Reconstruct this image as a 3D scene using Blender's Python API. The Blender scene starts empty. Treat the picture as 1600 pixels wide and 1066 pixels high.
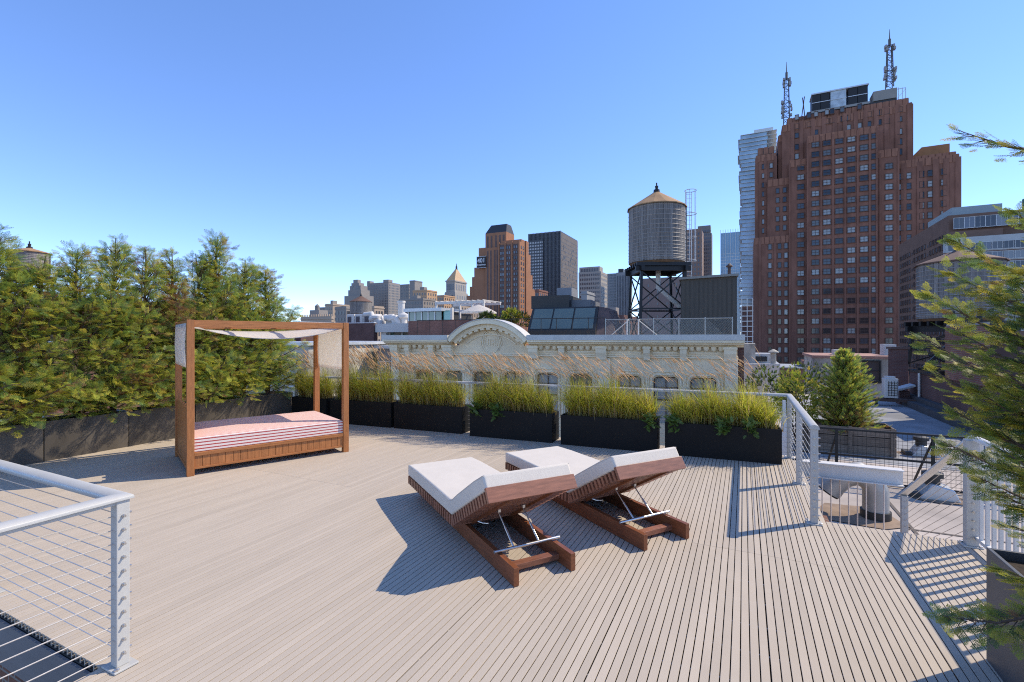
import bpy, math, random
import numpy as np
from mathutils import Vector, Matrix

random.seed(7)
S = bpy.context.scene
COL = S.collection
R = math.radians
# ------------------------------------------------------------------ camera, sky, sun, exposure
F, CX, HY, H = 745.0, 800.0, 527.0, 1.87        # focal length in px of the 1600 px wide frame, horizon row, eye height
cam = bpy.data.cameras.new("camera")
cam.sensor_width = 36.0
cam.lens = 36.0 * F / 1600.0
cam.shift_y = (HY - 533.0) / 1600.0
cam.clip_start = 0.05
cam.clip_end = 9000
camo = bpy.data.objects.new("camera", cam)
camo.location = (0, 0, H)
camo.rotation_euler = (R(90), 0, 0)
COL.objects.link(camo)
S.camera = camo

SUN_AZ, SUN_EL = R(73.0), R(44.0)               # azimuth from +Y towards +X
w = bpy.data.worlds.new("World")
S.world = w
w.use_nodes = True
nt = w.node_tree
sky = nt.nodes.new("ShaderNodeTexSky")
sky.sky_type = 'NISHITA'
sky.sun_disc = False
sky.sun_elevation = SUN_EL
sky.sun_rotation = SUN_AZ
sky.altitude = 0
sky.air_density = 0.5
sky.dust_density = 0.0
sky.ozone_density = 2.0
bg = nt.nodes["Background"]
bg.inputs["Strength"].default_value = 0.15
hs = nt.nodes.new("ShaderNodeHueSaturation")
hs.inputs["Saturation"].default_value = 1.2
hs.inputs["Hue"].default_value = 0.512
nt.links.new(sky.outputs[0], hs.inputs["Color"])
# grade of the whole sky alike: PIV * (c / PIV) ** GAM
PIV, GAM = 4.0, 0.78
dv_ = nt.nodes.new("ShaderNodeVectorMath"); dv_.operation = 'SCALE'; dv_.inputs["Scale"].default_value = 1 / PIV
gm_ = nt.nodes.new("ShaderNodeGamma"); gm_.inputs["Gamma"].default_value = GAM
ml_ = nt.nodes.new("ShaderNodeVectorMath"); ml_.operation = 'SCALE'; ml_.inputs["Scale"].default_value = PIV
nt.links.new(hs.outputs[0], dv_.inputs[0]); nt.links.new(dv_.outputs[0], gm_.inputs[0])
nt.links.new(gm_.outputs[0], ml_.inputs[0]); nt.links.new(ml_.outputs[0], bg.inputs[0])
sl = bpy.data.lights.new("sun", 'SUN')
sl.energy = 2.0
sl.angle = R(0.5)
sl.color = (1.0, 0.89, 0.71)
so = bpy.data.objects.new("sun", sl)
sd = Vector((math.sin(SUN_AZ) * math.cos(SUN_EL), math.cos(SUN_AZ) * math.cos(SUN_EL), math.sin(SUN_EL)))
so.rotation_euler = sd.to_track_quat('Z', 'Y').to_euler()
so.location = (20, 5, 30)
COL.objects.link(so)
S.view_settings.view_transform = 'Standard'
S.view_settings.look = 'None'
S.view_settings.exposure = 1.34
S.view_settings.gamma = 1.0
S.cycles.filter_width = 1.1
S.cycles.use_denoising = False
S.cycles.use_adaptive_sampling = False
S.cycles.sample_clamp_indirect = 3.0

# ------------------------------------------------------------------ frames of reference
D1 = Vector((0.437, 0.8995, 0))                 # along the deck boards, away from the camera
D2 = Vector((0.8995, -0.437, 0))                # across the boards, to the right
GA = math.atan2(-0.437, 0.8995)
GZ = -25.0                                      # street level
def uv(u, v, z=0.0):
    return Vector((u * 0.8995 + v * 0.437, -u * 0.437 + v * 0.8995, z))
def gp(px, py):                                 # point on the deck plane under a pixel of the photograph
    y = H * F / (py - HY)
    return Vector(((px - CX) / F * y, y, 0))
def at(px, py, y):
    return Vector(((px - CX) / F * y, y, H + (HY - py) / F * y))
def along(P, d, px):                            # distance from P along d to the vertical plane through pixel column px
    k = (px - CX) / F
    return (k * P.y - P.x) / (d.x - k * d.y)

# ------------------------------------------------------------------ materials
MATS = {}
def nodes_of(name):
    m = bpy.data.materials.new(name)
    m.use_nodes = True
    n = m.node_tree
    b = n.nodes["Principled BSDF"]
    return m, n, b
def rgb(c):
    return (c[0], c[1], c[2], 1.0)
def M(name, col, rough=0.6, metal=0.0, var=0.12, scale=6.0, stretch=(1, 1, 1), bump=0.0, bscale=60.0, rnd=0.0, spec=0.4, var2=0.0, scale2=0.7, coat=0.0):
    """noise-varied surface; rnd = brightness change from object to object"""
    if name in MATS:
        return MATS[name]
    m, n, b = nodes_of(name)
    L = n.links.new
    tc = n.nodes.new("ShaderNodeTexCoord")
    mp = n.nodes.new("ShaderNodeMapping")
    mp.inputs["Scale"].default_value = stretch
    L(tc.outputs["Object"], mp.inputs["Vector"])
    src = mp.outputs[0]
    if rnd:
        oi = n.nodes.new("ShaderNodeObjectInfo")
        ad = n.nodes.new("ShaderNodeVectorMath"); ad.operation = 'ADD'
        sc = n.nodes.new("ShaderNodeVectorMath"); sc.operation = 'SCALE'
        sc.inputs[0].default_value = (37, 19, 53)
        L(oi.outputs["Random"], sc.inputs["Scale"])
        L(src, ad.inputs[0]); L(sc.outputs[0], ad.inputs[1])
        src = ad.outputs[0]
    nz = n.nodes.new("ShaderNodeTexNoise")
    nz.inputs["Scale"].default_value = scale
    nz.inputs["Detail"].default_value = 6
    nz.inputs["Roughness"].default_value = 0.6
    L(src, nz.inputs["Vector"])
    rp = n.nodes.new("ShaderNodeMapRange")
    rp.inputs[1].default_value = 0.3; rp.inputs[2].default_value = 0.7
    rp.inputs[3].default_value = 1 - var; rp.inputs[4].default_value = 1 + var
    L(nz.outputs[0], rp.inputs[0])
    fac = rp.outputs[0]
    if var2:
        n2 = n.nodes.new("ShaderNodeTexNoise")
        n2.inputs["Scale"].default_value = scale2
        n2.inputs["Detail"].default_value = 4
        L(src, n2.inputs["Vector"])
        r2 = n.nodes.new("ShaderNodeMapRange")
        r2.inputs[1].default_value = 0.35; r2.inputs[2].default_value = 0.65
        r2.inputs[3].default_value = 1 - var2; r2.inputs[4].default_value = 1 + var2
        L(n2.outputs[0], r2.inputs[0])
        mu = n.nodes.new("ShaderNodeMath"); mu.operation = 'MULTIPLY'
        L(fac, mu.inputs[0]); L(r2.outputs[0], mu.inputs[1])
        fac = mu.outputs[0]
    if rnd:
        r3 = n.nodes.new("ShaderNodeMapRange")
        r3.inputs[3].default_value = 1 - rnd; r3.inputs[4].default_value = 1 + rnd
        L(oi.outputs["Random"], r3.inputs[0])
        mu = n.nodes.new("ShaderNodeMath"); mu.operation = 'MULTIPLY'
        L(fac, mu.inputs[0]); L(r3.outputs[0], mu.inputs[1])
        fac = mu.outputs[0]
    vm = n.nodes.new("ShaderNodeVectorMath"); vm.operation = 'SCALE'
    vm.inputs[0].default_value = col[:3]
    L(fac, vm.inputs["Scale"])
    L(vm.outputs[0], b.inputs["Base Color"])
    b.inputs["Roughness"].default_value = rough
    b.inputs["Metallic"].default_value = metal
    b.inputs["Specular IOR Level"].default_value = spec
    b.inputs["Coat Weight"].default_value = coat
    if bump:
        nb = n.nodes.new("ShaderNodeTexNoise")
        nb.inputs["Scale"].default_value = bscale
        nb.inputs["Detail"].default_value = 4
        L(src, nb.inputs["Vector"])
        bp = n.nodes.new("ShaderNodeBump")
        bp.inputs["Strength"].default_value = bump
        bp.inputs["Distance"].default_value = 0.01
        L(nb.outputs[0], bp.inputs["Height"])
        L(bp.outputs[0], b.inputs["Normal"])
    MATS[name] = m
    return m
def M_brick(name, c1, c2, mortar, bw=0.21, bh=0.07, rough=0.85, grime=0.25):
    if name in MATS:
        return MATS[name]
    m, n, b = nodes_of(name)
    L = n.links.new
    tc = n.nodes.new("ShaderNodeTexCoord")
    sp = n.nodes.new("ShaderNodeSeparateXYZ")
    L(tc.outputs["Object"], sp.inputs[0])
    ad = n.nodes.new("ShaderNodeMath"); ad.operation = 'ADD'
    L(sp.outputs[0], ad.inputs[0]); L(sp.outputs[1], ad.inputs[1])
    cb = n.nodes.new("ShaderNodeCombineXYZ")
    L(ad.outputs[0], cb.inputs[0]); L(sp.outputs[2], cb.inputs[1])
    bt = n.nodes.new("ShaderNodeTexBrick")
    bt.inputs["Scale"].default_value = 1.0
    bt.inputs["Brick Width"].default_value = bw
    bt.inputs["Row Height"].default_value = bh
    bt.inputs["Mortar Size"].default_value = bh * 0.12
    bt.inputs["Color1"].default_value = rgb(c1)
    bt.inputs["Color2"].default_value = rgb(c2)
    bt.inputs["Mortar"].default_value = rgb(mortar)
    L(cb.outputs[0], bt.inputs["Vector"])
    nz = n.nodes.new("ShaderNodeTexNoise")
    nz.inputs["Scale"].default_value = 0.8
    nz.inputs["Detail"].default_value = 7
    L(tc.outputs["Object"], nz.inputs["Vector"])
    mr = n.nodes.new("ShaderNodeMapRange")
    mr.inputs[1].default_value = 0.3; mr.inputs[2].default_value = 0.7
    mr.inputs[3].default_value = 1 - grime; mr.inputs[4].default_value = 1 + grime
    L(nz.outputs[0], mr.inputs[0])
    vm = n.nodes.new("ShaderNodeVectorMath"); vm.operation = 'SCALE'
    L(bt.outputs[0], vm.inputs[0]); L(mr.outputs[0], vm.inputs["Scale"])
    L(vm.outputs[0], b.inputs["Base Color"])
    b.inputs["Roughness"].default_value = rough
    b.inputs["Specular IOR Level"].default_value = 0.2
    bp = n.nodes.new("ShaderNodeBump"); bp.inputs["Strength"].default_value = 0.4; bp.inputs["Distance"].default_value = 0.01
    L(bt.outputs["Fac"], bp.inputs["Height"]); bp.invert = True
    L(bp.outputs[0], b.inputs["Normal"])
    MATS[name] = m
    return m
def M_glass(name, dark=(0.03, 0.04, 0.05), light=(0.45, 0.45, 0.43), share=0.3, rough=0.08, metal=0.0, spec=0.6):
    """window pane that differs from pane to pane: some show pale blinds"""
    if name in MATS:
        return MATS[name]
    m, n, b = nodes_of(name)
    L = n.links.new
    oi = n.nodes.new("ShaderNodeObjectInfo")
    cr = n.nodes.new("ShaderNodeValToRGB")
    cr.color_ramp.interpolation = 'CONSTANT'
    e = cr.color_ramp.elements
    e[0].position = 0; e[0].color = rgb(dark)
    e[1].position = 1 - share; e[1].color = rgb(light)
    k = cr.color_ramp.elements.new((1 - share) * 0.45); k.color = rgb([a * 2.6 for a in dark])
    k = cr.color_ramp.elements.new((1 - share) * 0.8); k.color = rgb([a * 0.5 + c * 0.35 for a, c in zip(dark, light)])
    L(oi.outputs["Random"], cr.inputs[0])
    L(cr.outputs[0], b.inputs["Base Color"])
    b.inputs["Roughness"].default_value = rough
    b.inputs["Metallic"].default_value = metal
    b.inputs["Specular IOR Level"].default_value = spec
    MATS[name] = m
    return m
def M_leaf(name, trans=0.5):
    if name in MATS:
        return MATS[name]
    m = bpy.data.materials.new(name)
    m.use_nodes = True
    n = m.node_tree
    n.nodes.remove(n.nodes["Principled BSDF"])
    out = n.nodes["Material Output"]
    L = n.links.new
    at_ = n.nodes.new("ShaderNodeAttribute"); at_.attribute_name = "Col"
    df = n.nodes.new("ShaderNodeBsdfDiffuse")
    tr = n.nodes.new("ShaderNodeBsdfTranslucent")
    gl = n.nodes.new("ShaderNodeBsdfGlossy"); gl.inputs["Roughness"].default_value = 0.45
    gl.inputs["Color"].default_value = (0.5, 0.5, 0.5, 1)
    mx = n.nodes.new("ShaderNodeMixShader"); mx.inputs[0].default_value = trans
    m2 = n.nodes.new("ShaderNodeMixShader"); m2.inputs[0].default_value = 0.05
    L(at_.outputs["Color"], df.inputs[0]); L(at_.outputs["Color"], tr.inputs[0])
    L(df.outputs[0], mx.inputs[1]); L(tr.outputs[0], mx.inputs[2])
    L(mx.outputs[0], m2.inputs[1]); L(gl.outputs[0], m2.inputs[2])
    L(m2.outputs[0], out.inputs[0])
    MATS[name] = m
    return m
def M_stripe(name, a, b_, period, duty):
    """woven stripes: across the top they run along x, round the sides they run level"""
    m, n, b = nodes_of(name)
    L = n.links.new
    tc = n.nodes.new("ShaderNodeTexCoord")
    sp = n.nodes.new("ShaderNodeSeparateXYZ"); L(tc.outputs["Object"], sp.inputs[0])
    sn = n.nodes.new("ShaderNodeSeparateXYZ"); L(tc.outputs["Normal"], sn.inputs[0])
    gt = n.nodes.new("ShaderNodeMath"); gt.operation = 'GREATER_THAN'; gt.inputs[1].default_value = 0.8
    L(sn.outputs[2], gt.inputs[0])
    mx = n.nodes.new("ShaderNodeMix"); L(gt.outputs[0], mx.inputs[0]); L(sp.outputs[2], mx.inputs[2]); L(sp.outputs[1], mx.inputs[3])
    dv = n.nodes.new("ShaderNodeMath"); dv.operation = 'DIVIDE'; dv.inputs[1].default_value = period; L(mx.outputs[0], dv.inputs[0])
    fr = n.nodes.new("ShaderNodeMath"); fr.operation = 'FRACT'; L(dv.outputs[0], fr.inputs[0])
    lt = n.nodes.new("ShaderNodeMath"); lt.operation = 'LESS_THAN'; lt.inputs[1].default_value = duty; L(fr.outputs[0], lt.inputs[0])
    cm = n.nodes.new("ShaderNodeMix"); cm.data_type = 'RGBA'
    L(lt.outputs[0], cm.inputs[0]); cm.inputs[6].default_value = rgb(a); cm.inputs[7].default_value = rgb(b_)
    L(cm.outputs[2], b.inputs["Base Color"])
    b.inputs["Roughness"].default_value = 0.9
    b.inputs["Specular IOR Level"].default_value = 0.1
    return m

# ------------------------------------------------------------------ mesh building
class MB:
    def __init__(s, dz=0.0):
        s.v = []; s.f = []; s.m = []; s.dz = dz
    def add(s, vs, fs, m=0):
        o = len(s.v)
        s.v += [(p[0], p[1], p[2] + s.dz) for p in vs]
        s.f += [tuple(i + o for i in f) for f in fs]
        s.m += [m] * len(fs)
        return s
    def hexa(s, p, m=0):
        return s.add(p, [(3, 2, 1, 0), (4, 5, 6, 7), (0, 1, 5, 4), (1, 2, 6, 5), (2, 3, 7, 6), (3, 0, 4, 7)], m)
    def box(s, x0, x1, y0, y1, z0, z1, m=0):
        return s.hexa([(x0, y0, z0), (x1, y0, z0), (x1, y1, z0), (x0, y1, z0), (x0, y0, z1), (x1, y0, z1), (x1, y1, z1), (x0, y1, z1)], m)
    def bar(s, p, q, wd, ht, m=0, up=(0, 0, 1)):
        p, q = Vector(p), Vector(q)
        d = (q - p).normalized()
        u = Vector(up)
        if abs(d.dot(u)) > 0.98:
            u = Vector((0, 1, 0))
        sd_ = d.cross(u).normalized() * wd / 2
        up_ = sd_.cross(d).normalized() * ht / 2
        return s.hexa([p - sd_ - up_, p + sd_ - up_, q + sd_ - up_, q - sd_ - up_, p - sd_ + up_, p + sd_ + up_, q + sd_ + up_, q - sd_ + up_], m)
    def tube(s, path, r, n=8, m=0, close=False):
        path = [Vector(p) for p in path]
        rs = r if isinstance(r, (list, tuple)) else [r] * len(path)
        vs = []; fs = []
        ref = None
        for i, p in enumerate(path):
            if close:
                d = path[(i + 1) % len(path)] - path[i - 1]
            else:
                d = path[min(i + 1, len(path) - 1)] - path[max(i - 1, 0)]
            d.normalize()
            if ref is None:
                ref = Vector((0, 0, 1)) if abs(d.z) < 0.9 else Vector((1, 0, 0))
            a = (ref - d * ref.dot(d)).normalized()
            ref = a
            b = d.cross(a)
            for k in range(n):
                t = 2 * math.pi * k / n
                vs.append(p + (a * math.cos(t) + b * math.sin(t)) * rs[i])
        N = len(path)
        for i in range(N if close else N - 1):
            for k in range(n):
                j = (i + 1) % N
                fs.append((i * n + k, i * n + (k + 1) % n, j * n + (k + 1) % n, j * n + k))
        if not close:
            fs.append(tuple(range(n - 1, -1, -1)))
            fs.append(tuple((N - 1) * n + k for k in range(n)))
        return s.add(vs, fs, m)
    def lathe(s, prof, n=24, c=(0, 0, 0), m=0, a0=0.0, a1=2 * math.pi):
        vs = []; fs = []
        full = abs(a1 - a0 - 2 * math.pi) < 1e-6
        nn = n if full else n + 1
        for r_, z in prof:
            for k in range(nn):
                t = a0 + (a1 - a0) * k / n
                vs.append((c[0] + r_ * math.cos(t), c[1] + r_ * math.sin(t), c[2] + z))
        for i in range(len(prof) - 1):
            for k in range(n):
                k2 = (k + 1) % nn
                fs.append((i * nn + k, i * nn + k2, (i + 1) * nn + k2, (i + 1) * nn + k))
        if full:
            if prof[0][0] > 1e-6: fs.append(tuple(range(n - 1, -1, -1)))
            if prof[-1][0] > 1e-6: fs.append(tuple((len(prof) - 1) * n + k for k in range(n)))
        return s.add(vs, fs, m)
    def prism_y(s, poly, y0, y1, m=0):          # polygon in xz (counter-clockwise seen from -y), extruded along y
        n = len(poly)
        vs = [(p[0], y0, p[1]) for p in poly] + [(p[0], y1, p[1]) for p in poly]
        fs = [tuple(range(n)), tuple(range(2 * n - 1, n - 1, -1))]
        fs += [(i, i + n, (i + 1) % n + n, (i + 1) % n) for i in range(n)]
        return s.add(vs, fs, m)
    def prism_x(s, poly, x0, x1, m=0):          # polygon in yz, extruded along x
        n = len(poly)
        vs = [(x0, p[0], p[1]) for p in poly] + [(x1, p[0], p[1]) for p in poly]
        fs = [tuple(range(n - 1, -1, -1)), tuple(range(n, 2 * n))]
        fs += [((i + 1) % n, (i + 1) % n + n, i + n, i) for i in range(n)]
        return s.add(vs, fs, m)
    def mesh(s, name, mats, smooth=None):
        me = bpy.data.meshes.new(name)
        me.from_pydata([tuple(p) for p in s.v], [], s.f)
        for mt in (mats if isinstance(mats, (list, tuple)) else [mats]):
            me.materials.append(mt)
        if any(s.m):
            me.polygons.foreach_set("material_index", s.m)
        if smooth is not None:
            me.polygons.foreach_set("use_smooth", [True] * len(s.f))
            me.set_sharp_from_angle(angle=R(smooth))
        me.update()
        return me
    def build(s, name, mats, parent=None, smooth=None, bevel=0.0, seg=2):
        o = link(name, s.mesh(name, mats, smooth), parent)
        if bevel:
            bv = o.modifiers.new("bevel", 'BEVEL')
            bv.width = bevel; bv.segments = seg; bv.limit_method = 'ANGLE'; bv.angle_limit = R(40)
        return o
def link(name, data, parent=None, loc=None, rot=None):
    o = bpy.data.objects.new(name, data)
    COL.objects.link(o)
    if parent is not None:
        o.parent = parent
    if loc is not None: o.location = loc
    if rot is not None: o.rotation_euler = rot
    return o
def tag(o, label=None, cat=None, group=None, kind=None):
    if label: o["label"] = label
    if cat: o["category"] = cat
    if group: o["group"] = group
    if kind: o["kind"] = kind
    return o
def thing(name, label, cat, loc=(0, 0, 0), rotz=0.0, group=None):
    o = link(name, None, None, loc, (0, 0, rotz))
    o.empty_display_size = 0.2
    return tag(o, label, cat, group)
def struct(o):
    o["kind"] = "structure"
    return o
def copy_tree(o, parent=None):
    c = o.copy()
    COL.objects.link(c)
    c.parent = parent
    for ch in list(o.children):
        copy_tree(ch, c)
    return c
def np_mesh(name, V, T, colr, mat):
    """triangle soup with a point colour attribute, from numpy arrays"""
    me = bpy.data.meshes.new(name)
    nv, ntri = len(V), len(T)
    me.vertices.add(nv)
    me.vertices.foreach_set("co", np.ascontiguousarray(V, dtype=np.float32).ravel())
    me.loops.add(ntri * 3)
    me.loops.foreach_set("vertex_index", np.ascontiguousarray(T, dtype=np.int32).ravel())
    me.polygons.add(ntri)
    me.polygons.foreach_set("loop_start", np.arange(0, ntri * 3, 3, dtype=np.int32))
    me.update(calc_edges=True)
    if colr is not None:
        ca = me.color_attributes.new("Col", 'FLOAT_COLOR', 'POINT')
        c4 = np.ones((nv, 4), dtype=np.float32)
        c4[:, :3] = colr
        ca.data.foreach_set("color", c4.ravel())
    me.materials.append(mat)
    return me

# ------------------------------------------------------------------ palette
m_board = M("deck_board", (0.49, 0.41, 0.32), 0.75, var=0.03, scale=3, stretch=(1, 1, 1), bump=0.25, bscale=260, rnd=0.014, spec=0.25, var2=0.06, scale2=0.5)
m_dark = M("under_deck", (0.03, 0.027, 0.024), 0.9)
m_rod = M("tie_rod", (0.55, 0.52, 0.48), 0.6)
m_paint = M("grey_paint", (0.47, 0.455, 0.42), 0.42, var=0.05, scale=9, spec=0.5)
m_paintw = M("white_paint", (0.68, 0.645, 0.59), 0.45, var=0.06, scale=6, spec=0.5)
m_steel = M("stainless", (0.62, 0.60, 0.57), 0.28, metal=0.9, var=0.06)
m_cable = M("cable_steel", (0.62, 0.58, 0.53), 0.35, metal=0.55, var=0.05)
m_black = M("black_planter", (0.0105, 0.0098, 0.009), 0.65, var=0.15, scale=3, spec=0.22, var2=0.1, scale2=1.2)
m_bronze = M("bronze_planter", (0.085, 0.072, 0.058), 0.42, var=0.16, scale=3, spec=0.5, var2=0.22, scale2=1.4, stretch=(1, 1, 0.4))
m_slate = M("slate_planter", (0.065, 0.068, 0.075), 0.5, var=0.10, scale=3, spec=0.4, var2=0.12)
m_soil = M("soil", (0.035, 0.024, 0.016), 0.95, var=0.4, scale=30, bump=0.8, bscale=40)
m_bedwood = M("teak", (0.40, 0.155, 0.05), 0.5, var=0.22, scale=5, stretch=(9, 9, 1.2), rnd=0.10, spec=0.35)
m_bedwood_x = M("teak_lengthwise", (0.40, 0.155, 0.05), 0.5, var=0.22, scale=5, stretch=(1.2, 9, 9), rnd=0.08, spec=0.35)
m_ipe = M("ipe", (0.20, 0.066, 0.026), 0.42, var=0.28, scale=5, stretch=(1.2, 10, 10), rnd=0.12, spec=0.45)
m_ipe_y = M("ipe_cross", (0.26, 0.105, 0.06), 0.42, var=0.28, scale=5, stretch=(10, 1.2, 10), rnd=0.16, spec=0.45)
m_cushion = M("cushion", (0.64, 0.575, 0.49), 0.9, var=0.04, scale=4, bump=0.3, bscale=9, spec=0.15)
m_piping = M("piping", (0.52, 0.46, 0.39), 0.9)
def thin_cloth(m, share):                       # canvas lets some light through
    n = m.node_tree
    b = n.nodes["Principled BSDF"]; out = n.nodes["Material Output"]
    t = n.nodes.new("ShaderNodeBsdfTranslucent"); mx = n.nodes.new("ShaderNodeMixShader"); mx.inputs[0].default_value = share
    src = b.inputs["Base Color"].links[0].from_socket
    n.links.new(src, t.inputs[0]); n.links.new(b.outputs[0], mx.inputs[1]); n.links.new(t.outputs[0], mx.inputs[2]); n.links.new(mx.outputs[0], out.inputs[0])
m_canvas = M("canvas", (0.88, 0.83, 0.75), 0.9, var=0.04, scale=30, stretch=(1, 1, 0.1), bump=0.2, bscale=200, spec=0.1)
thin_cloth(m_canvas, 0.55)
m_leaf = M_leaf("leaf")
m_grass = M_leaf("grass_blade", 0.55)
m_bark = M("bark", (0.10, 0.065, 0.045), 0.9, var=0.35, scale=12, stretch=(3, 3, 0.5), bump=0.5, bscale=30)

# ================================================================== THE SETTING NEAR BY
# street far below, reaching the horizon
m_street = M("street_asphalt", (0.16, 0.145, 0.125), 0.9, var=0.3, scale=0.05)
g = struct(MB().box(-5000, 5000, -1500, 8000, GZ - 1, GZ).build("street", m_street))

# ---- the roof deck: T-section boards, each its own piece, on a dark tray
VB0, VB1, UL, UR = 8.52, 7.78, -9.95, 1.93
def v_back(u):
    return VB1 + (u + 9.33) * (VB0 - VB1) / 9.955 + 0.16
PITCH = 0.0508
deck = MB()
dk = [(-3.26, -2.2), (1.93, -2.2), (1.93, 5.74), (0.74, 5.74), (0.74, v_back(0.74)), (-9.95, v_back(-9.95)), (-9.95, 1.41), (-3.26, 1.41)]
deck.add([(p[0], p[1], -0.045) for p in dk] + [(p[0], p[1], -0.30) for p in dk],
         [tuple(range(8)), tuple(range(15, 7, -1))] + [((i + 1) % 8, i, i + 8, (i + 1) % 8 + 8) for i in range(8)])
m_tray = M("deck_tray", (0.05, 0.045, 0.04), 0.8)
deck_o = struct(deck.build("deck", m_tray))
deck_o.rotation_euler = (0, 0, GA)
# crossing tie rods seen between the boards
for v in np.arange(-2.0, 8.6, 0.305):
    u0 = -9.9 if v > 1.5 else -3.2
    u1 = 1.9 if v < 5.7 else 0.7
    if v < v_back(u0) - 0.1:
        pass
    else:
        u0 = -9.33 + (v - 0.1 - VB1 - 0.16) * 9.955 / (VB0 - VB1)
    MB().box(u0, u1, v - 0.005, v + 0.005, -0.022, -0.012).build("tie_rod", m_rod, deck_o)
def board_mesh(L):
    a, b = 0.0222, 0.006
    prof = [(-a, -0.001), (-a, -0.007), (-b, -0.010), (-b, -0.042), (b, -0.042), (b, -0.010), (a, -0.007), (a, -0.001), (a - 0.001, 0.0), (-a + 0.001, 0.0)]
    n = len(prof)
    mb = MB()
    mb.add([(p[0], 0, p[1]) for p in prof] + [(p[0], L, p[1]) for p in prof],
           [tuple(range(n)), tuple(range(2 * n - 1, n - 1, -1))] + [(i, i + n, (i + 1) % n + n, (i + 1) % n) for i in range(n)])
    return mb.mesh("board", m_board)
bcache = {}
u = UL + 0.03
k = 0
while u < UR:
    v0 = 1.41 if u < -3.26 else -2.2
    v1 = v_back(u) if u < 0.74 else 5.74
    joint = 4.62 if -0.42 < u < 0.72 else 4.47 if -6.4 < u < -4.4 else None      # panels that end in mid deck
    for a_, b_ in ([(v0, joint - 0.003), (joint + 0.003, v1)] if joint else [(v0, v1)]):
        key = round((b_ - a_) / 0.01)
        if key not in bcache:
            bcache[key] = board_mesh(key * 0.01)
        o = link("board", bcache[key], deck_o, (u, a_, 0.0))
    k += 1
    u += PITCH + (0.0022 if k % 18 == 0 else 0.0)
# fascia of the stair opening, and the stair below it
m_fascia = M("steel_fascia", (0.20, 0.205, 0.21), 0.55, var=0.1, metal=0.2, scale=3, stretch=(0.5, 4, 4))
MB().box(-9.9, -3.27, 1.385, 1.402, -0.34, -0.05).box(-3.28, -3.262, -2.2, 1.38, -0.34, -0.05).build("fascia", m_fascia, deck_o)
m_tread = M("stair_tread", (0.10, 0.062, 0.042), 0.7, var=0.3, scale=6, stretch=(1, 8, 8), rnd=0.15)
st = thing("stair", "dark timber stair going down through the opening in the deck", "stair", uv(-6, 1.0, -2.6), GA)
for i in range(8):
    for j in range(5):
        MB(0.0).box(-3.5, 2.55, -0.05 - i * 0.30 - j * 0.056, -0.005 - i * 0.30 - j * 0.056, 1.93 - i * 0.19, 1.96 - i * 0.19).build("tread_slat", m_tread, st)
for x in (-3.55, 2.57):
    MB().bar((x, 0.2, 2.0), (x, -2.4, 0.3), 0.05, 0.25).build("stringer", m_tread, st)

# body of our own building under the deck
m_wall0 = M_brick("own_brick", (0.25, 0.13, 0.09), (0.2, 0.10, 0.07), (0.3, 0.28, 0.25))
b0 = MB()
b0.box(-11.0, 0.95, 1.6, 7.2, 0, 24.6)
ob = thing("home_building", "brick building that carries the roof deck", "building", (0, 0, GZ), GA)
b0.build("wall", m_wall0, ob)

# ================================================================== DECK RAILINGS
def cap_profile(wd, ht):                       # half-round handrail section (x across, z up)
    pts = [(-wd / 2, 0), (wd / 2, 0), (wd / 2, ht * 0.35)]
    for i in range(1, 8):
        t = math.pi * i / 8
        pts.append((math.cos(t) * wd / 2, ht * 0.35 + math.sin(t) * ht * 0.65))
    pts.append((-wd / 2, ht * 0.35))
    return pts
def handrail(root, pts, wd=0.085, ht=0.045, mat=None):
    """mitred half-round rail along a polyline of world points (root has no transform)"""
    pts = [Vector(p) for p in pts]
    prof = cap_profile(wd, ht)
    n = len(prof)
    vs = []; fs = []
    for i, p in enumerate(pts):
        di = (pts[i] - pts[i - 1]) if i else (pts[1] - pts[0])
        do = (pts[i + 1] - pts[i]) if i < len(pts) - 1 else di
        di = Vector((di.x, di.y, 0)).normalized(); do = Vector((do.x, do.y, 0)).normalized()
        t = (di + do).normalized()
        sc = 1 / max(0.3, t.dot(di))
        side = Vector((t.y, -t.x, 0)) * sc
        for a, b in prof:
            vs.append(p + side * a + Vector((0, 0, b)))
    for i in range(len(pts) - 1):
        for j in range(n):
            fs.append((i * n + j, i * n + (j + 1) % n, (i + 1) * n + (j + 1) % n, (i + 1) * n + j))
    fs.append(tuple(range(n - 1, -1, -1))); fs.append(tuple((len(pts) - 1) * n + j for j in range(n)))
    mb = MB(); mb.add(vs, [f[::-1] for f in fs])
    o = mb.build("handrail", mat or m_paint, root, smooth=50)
    return o
RH = 0.95                                       # underside of the handrail
NC = 11
def cz(i):
    return 0.085 + i * 0.0775
POSTM = None
def rail_post(root, p, ang, bolts=(0,), h=RH, wd=0.065):
    """square post; bolts = local sides (0:+x 1:+y 2:-x 3:-y) with a column of cable fittings"""
    o = MB().box(-wd / 2, wd / 2, -wd / 2, wd / 2, 0.012, h).build("post", m_paint, root, bevel=0.004)
    o.location = p; o.rotation_euler = (0, 0, ang)
    b = MB().box(-0.07, 0.07, -0.06, 0.06, 0.0, 0.012).build("base_plate", m_paint, o, bevel=0.003)
    for sx in (-1, 1):
        MB().lathe([(0.014, 0.012), (0.014, 0.022), (0.006, 0.026)], 6, (sx * 0.054, -0.042 * sx, 0)).build("anchor_bolt", m_steel, o)
    for s_ in bolts:
        for i in range(NC):
            a = s_ * math.pi / 2
            d = Vector((math.cos(a), math.sin(a), 0))
            q = d * (wd / 2) + Vector((0, 0, cz(i)))
            MB().tube([q, q + d * 0.006], 0.0105, 8).tube([q + d * 0.006, q + d * 0.022], 0.0062, 6).build("cable_fitting", m_steel, o, smooth=40)
    return o
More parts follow.
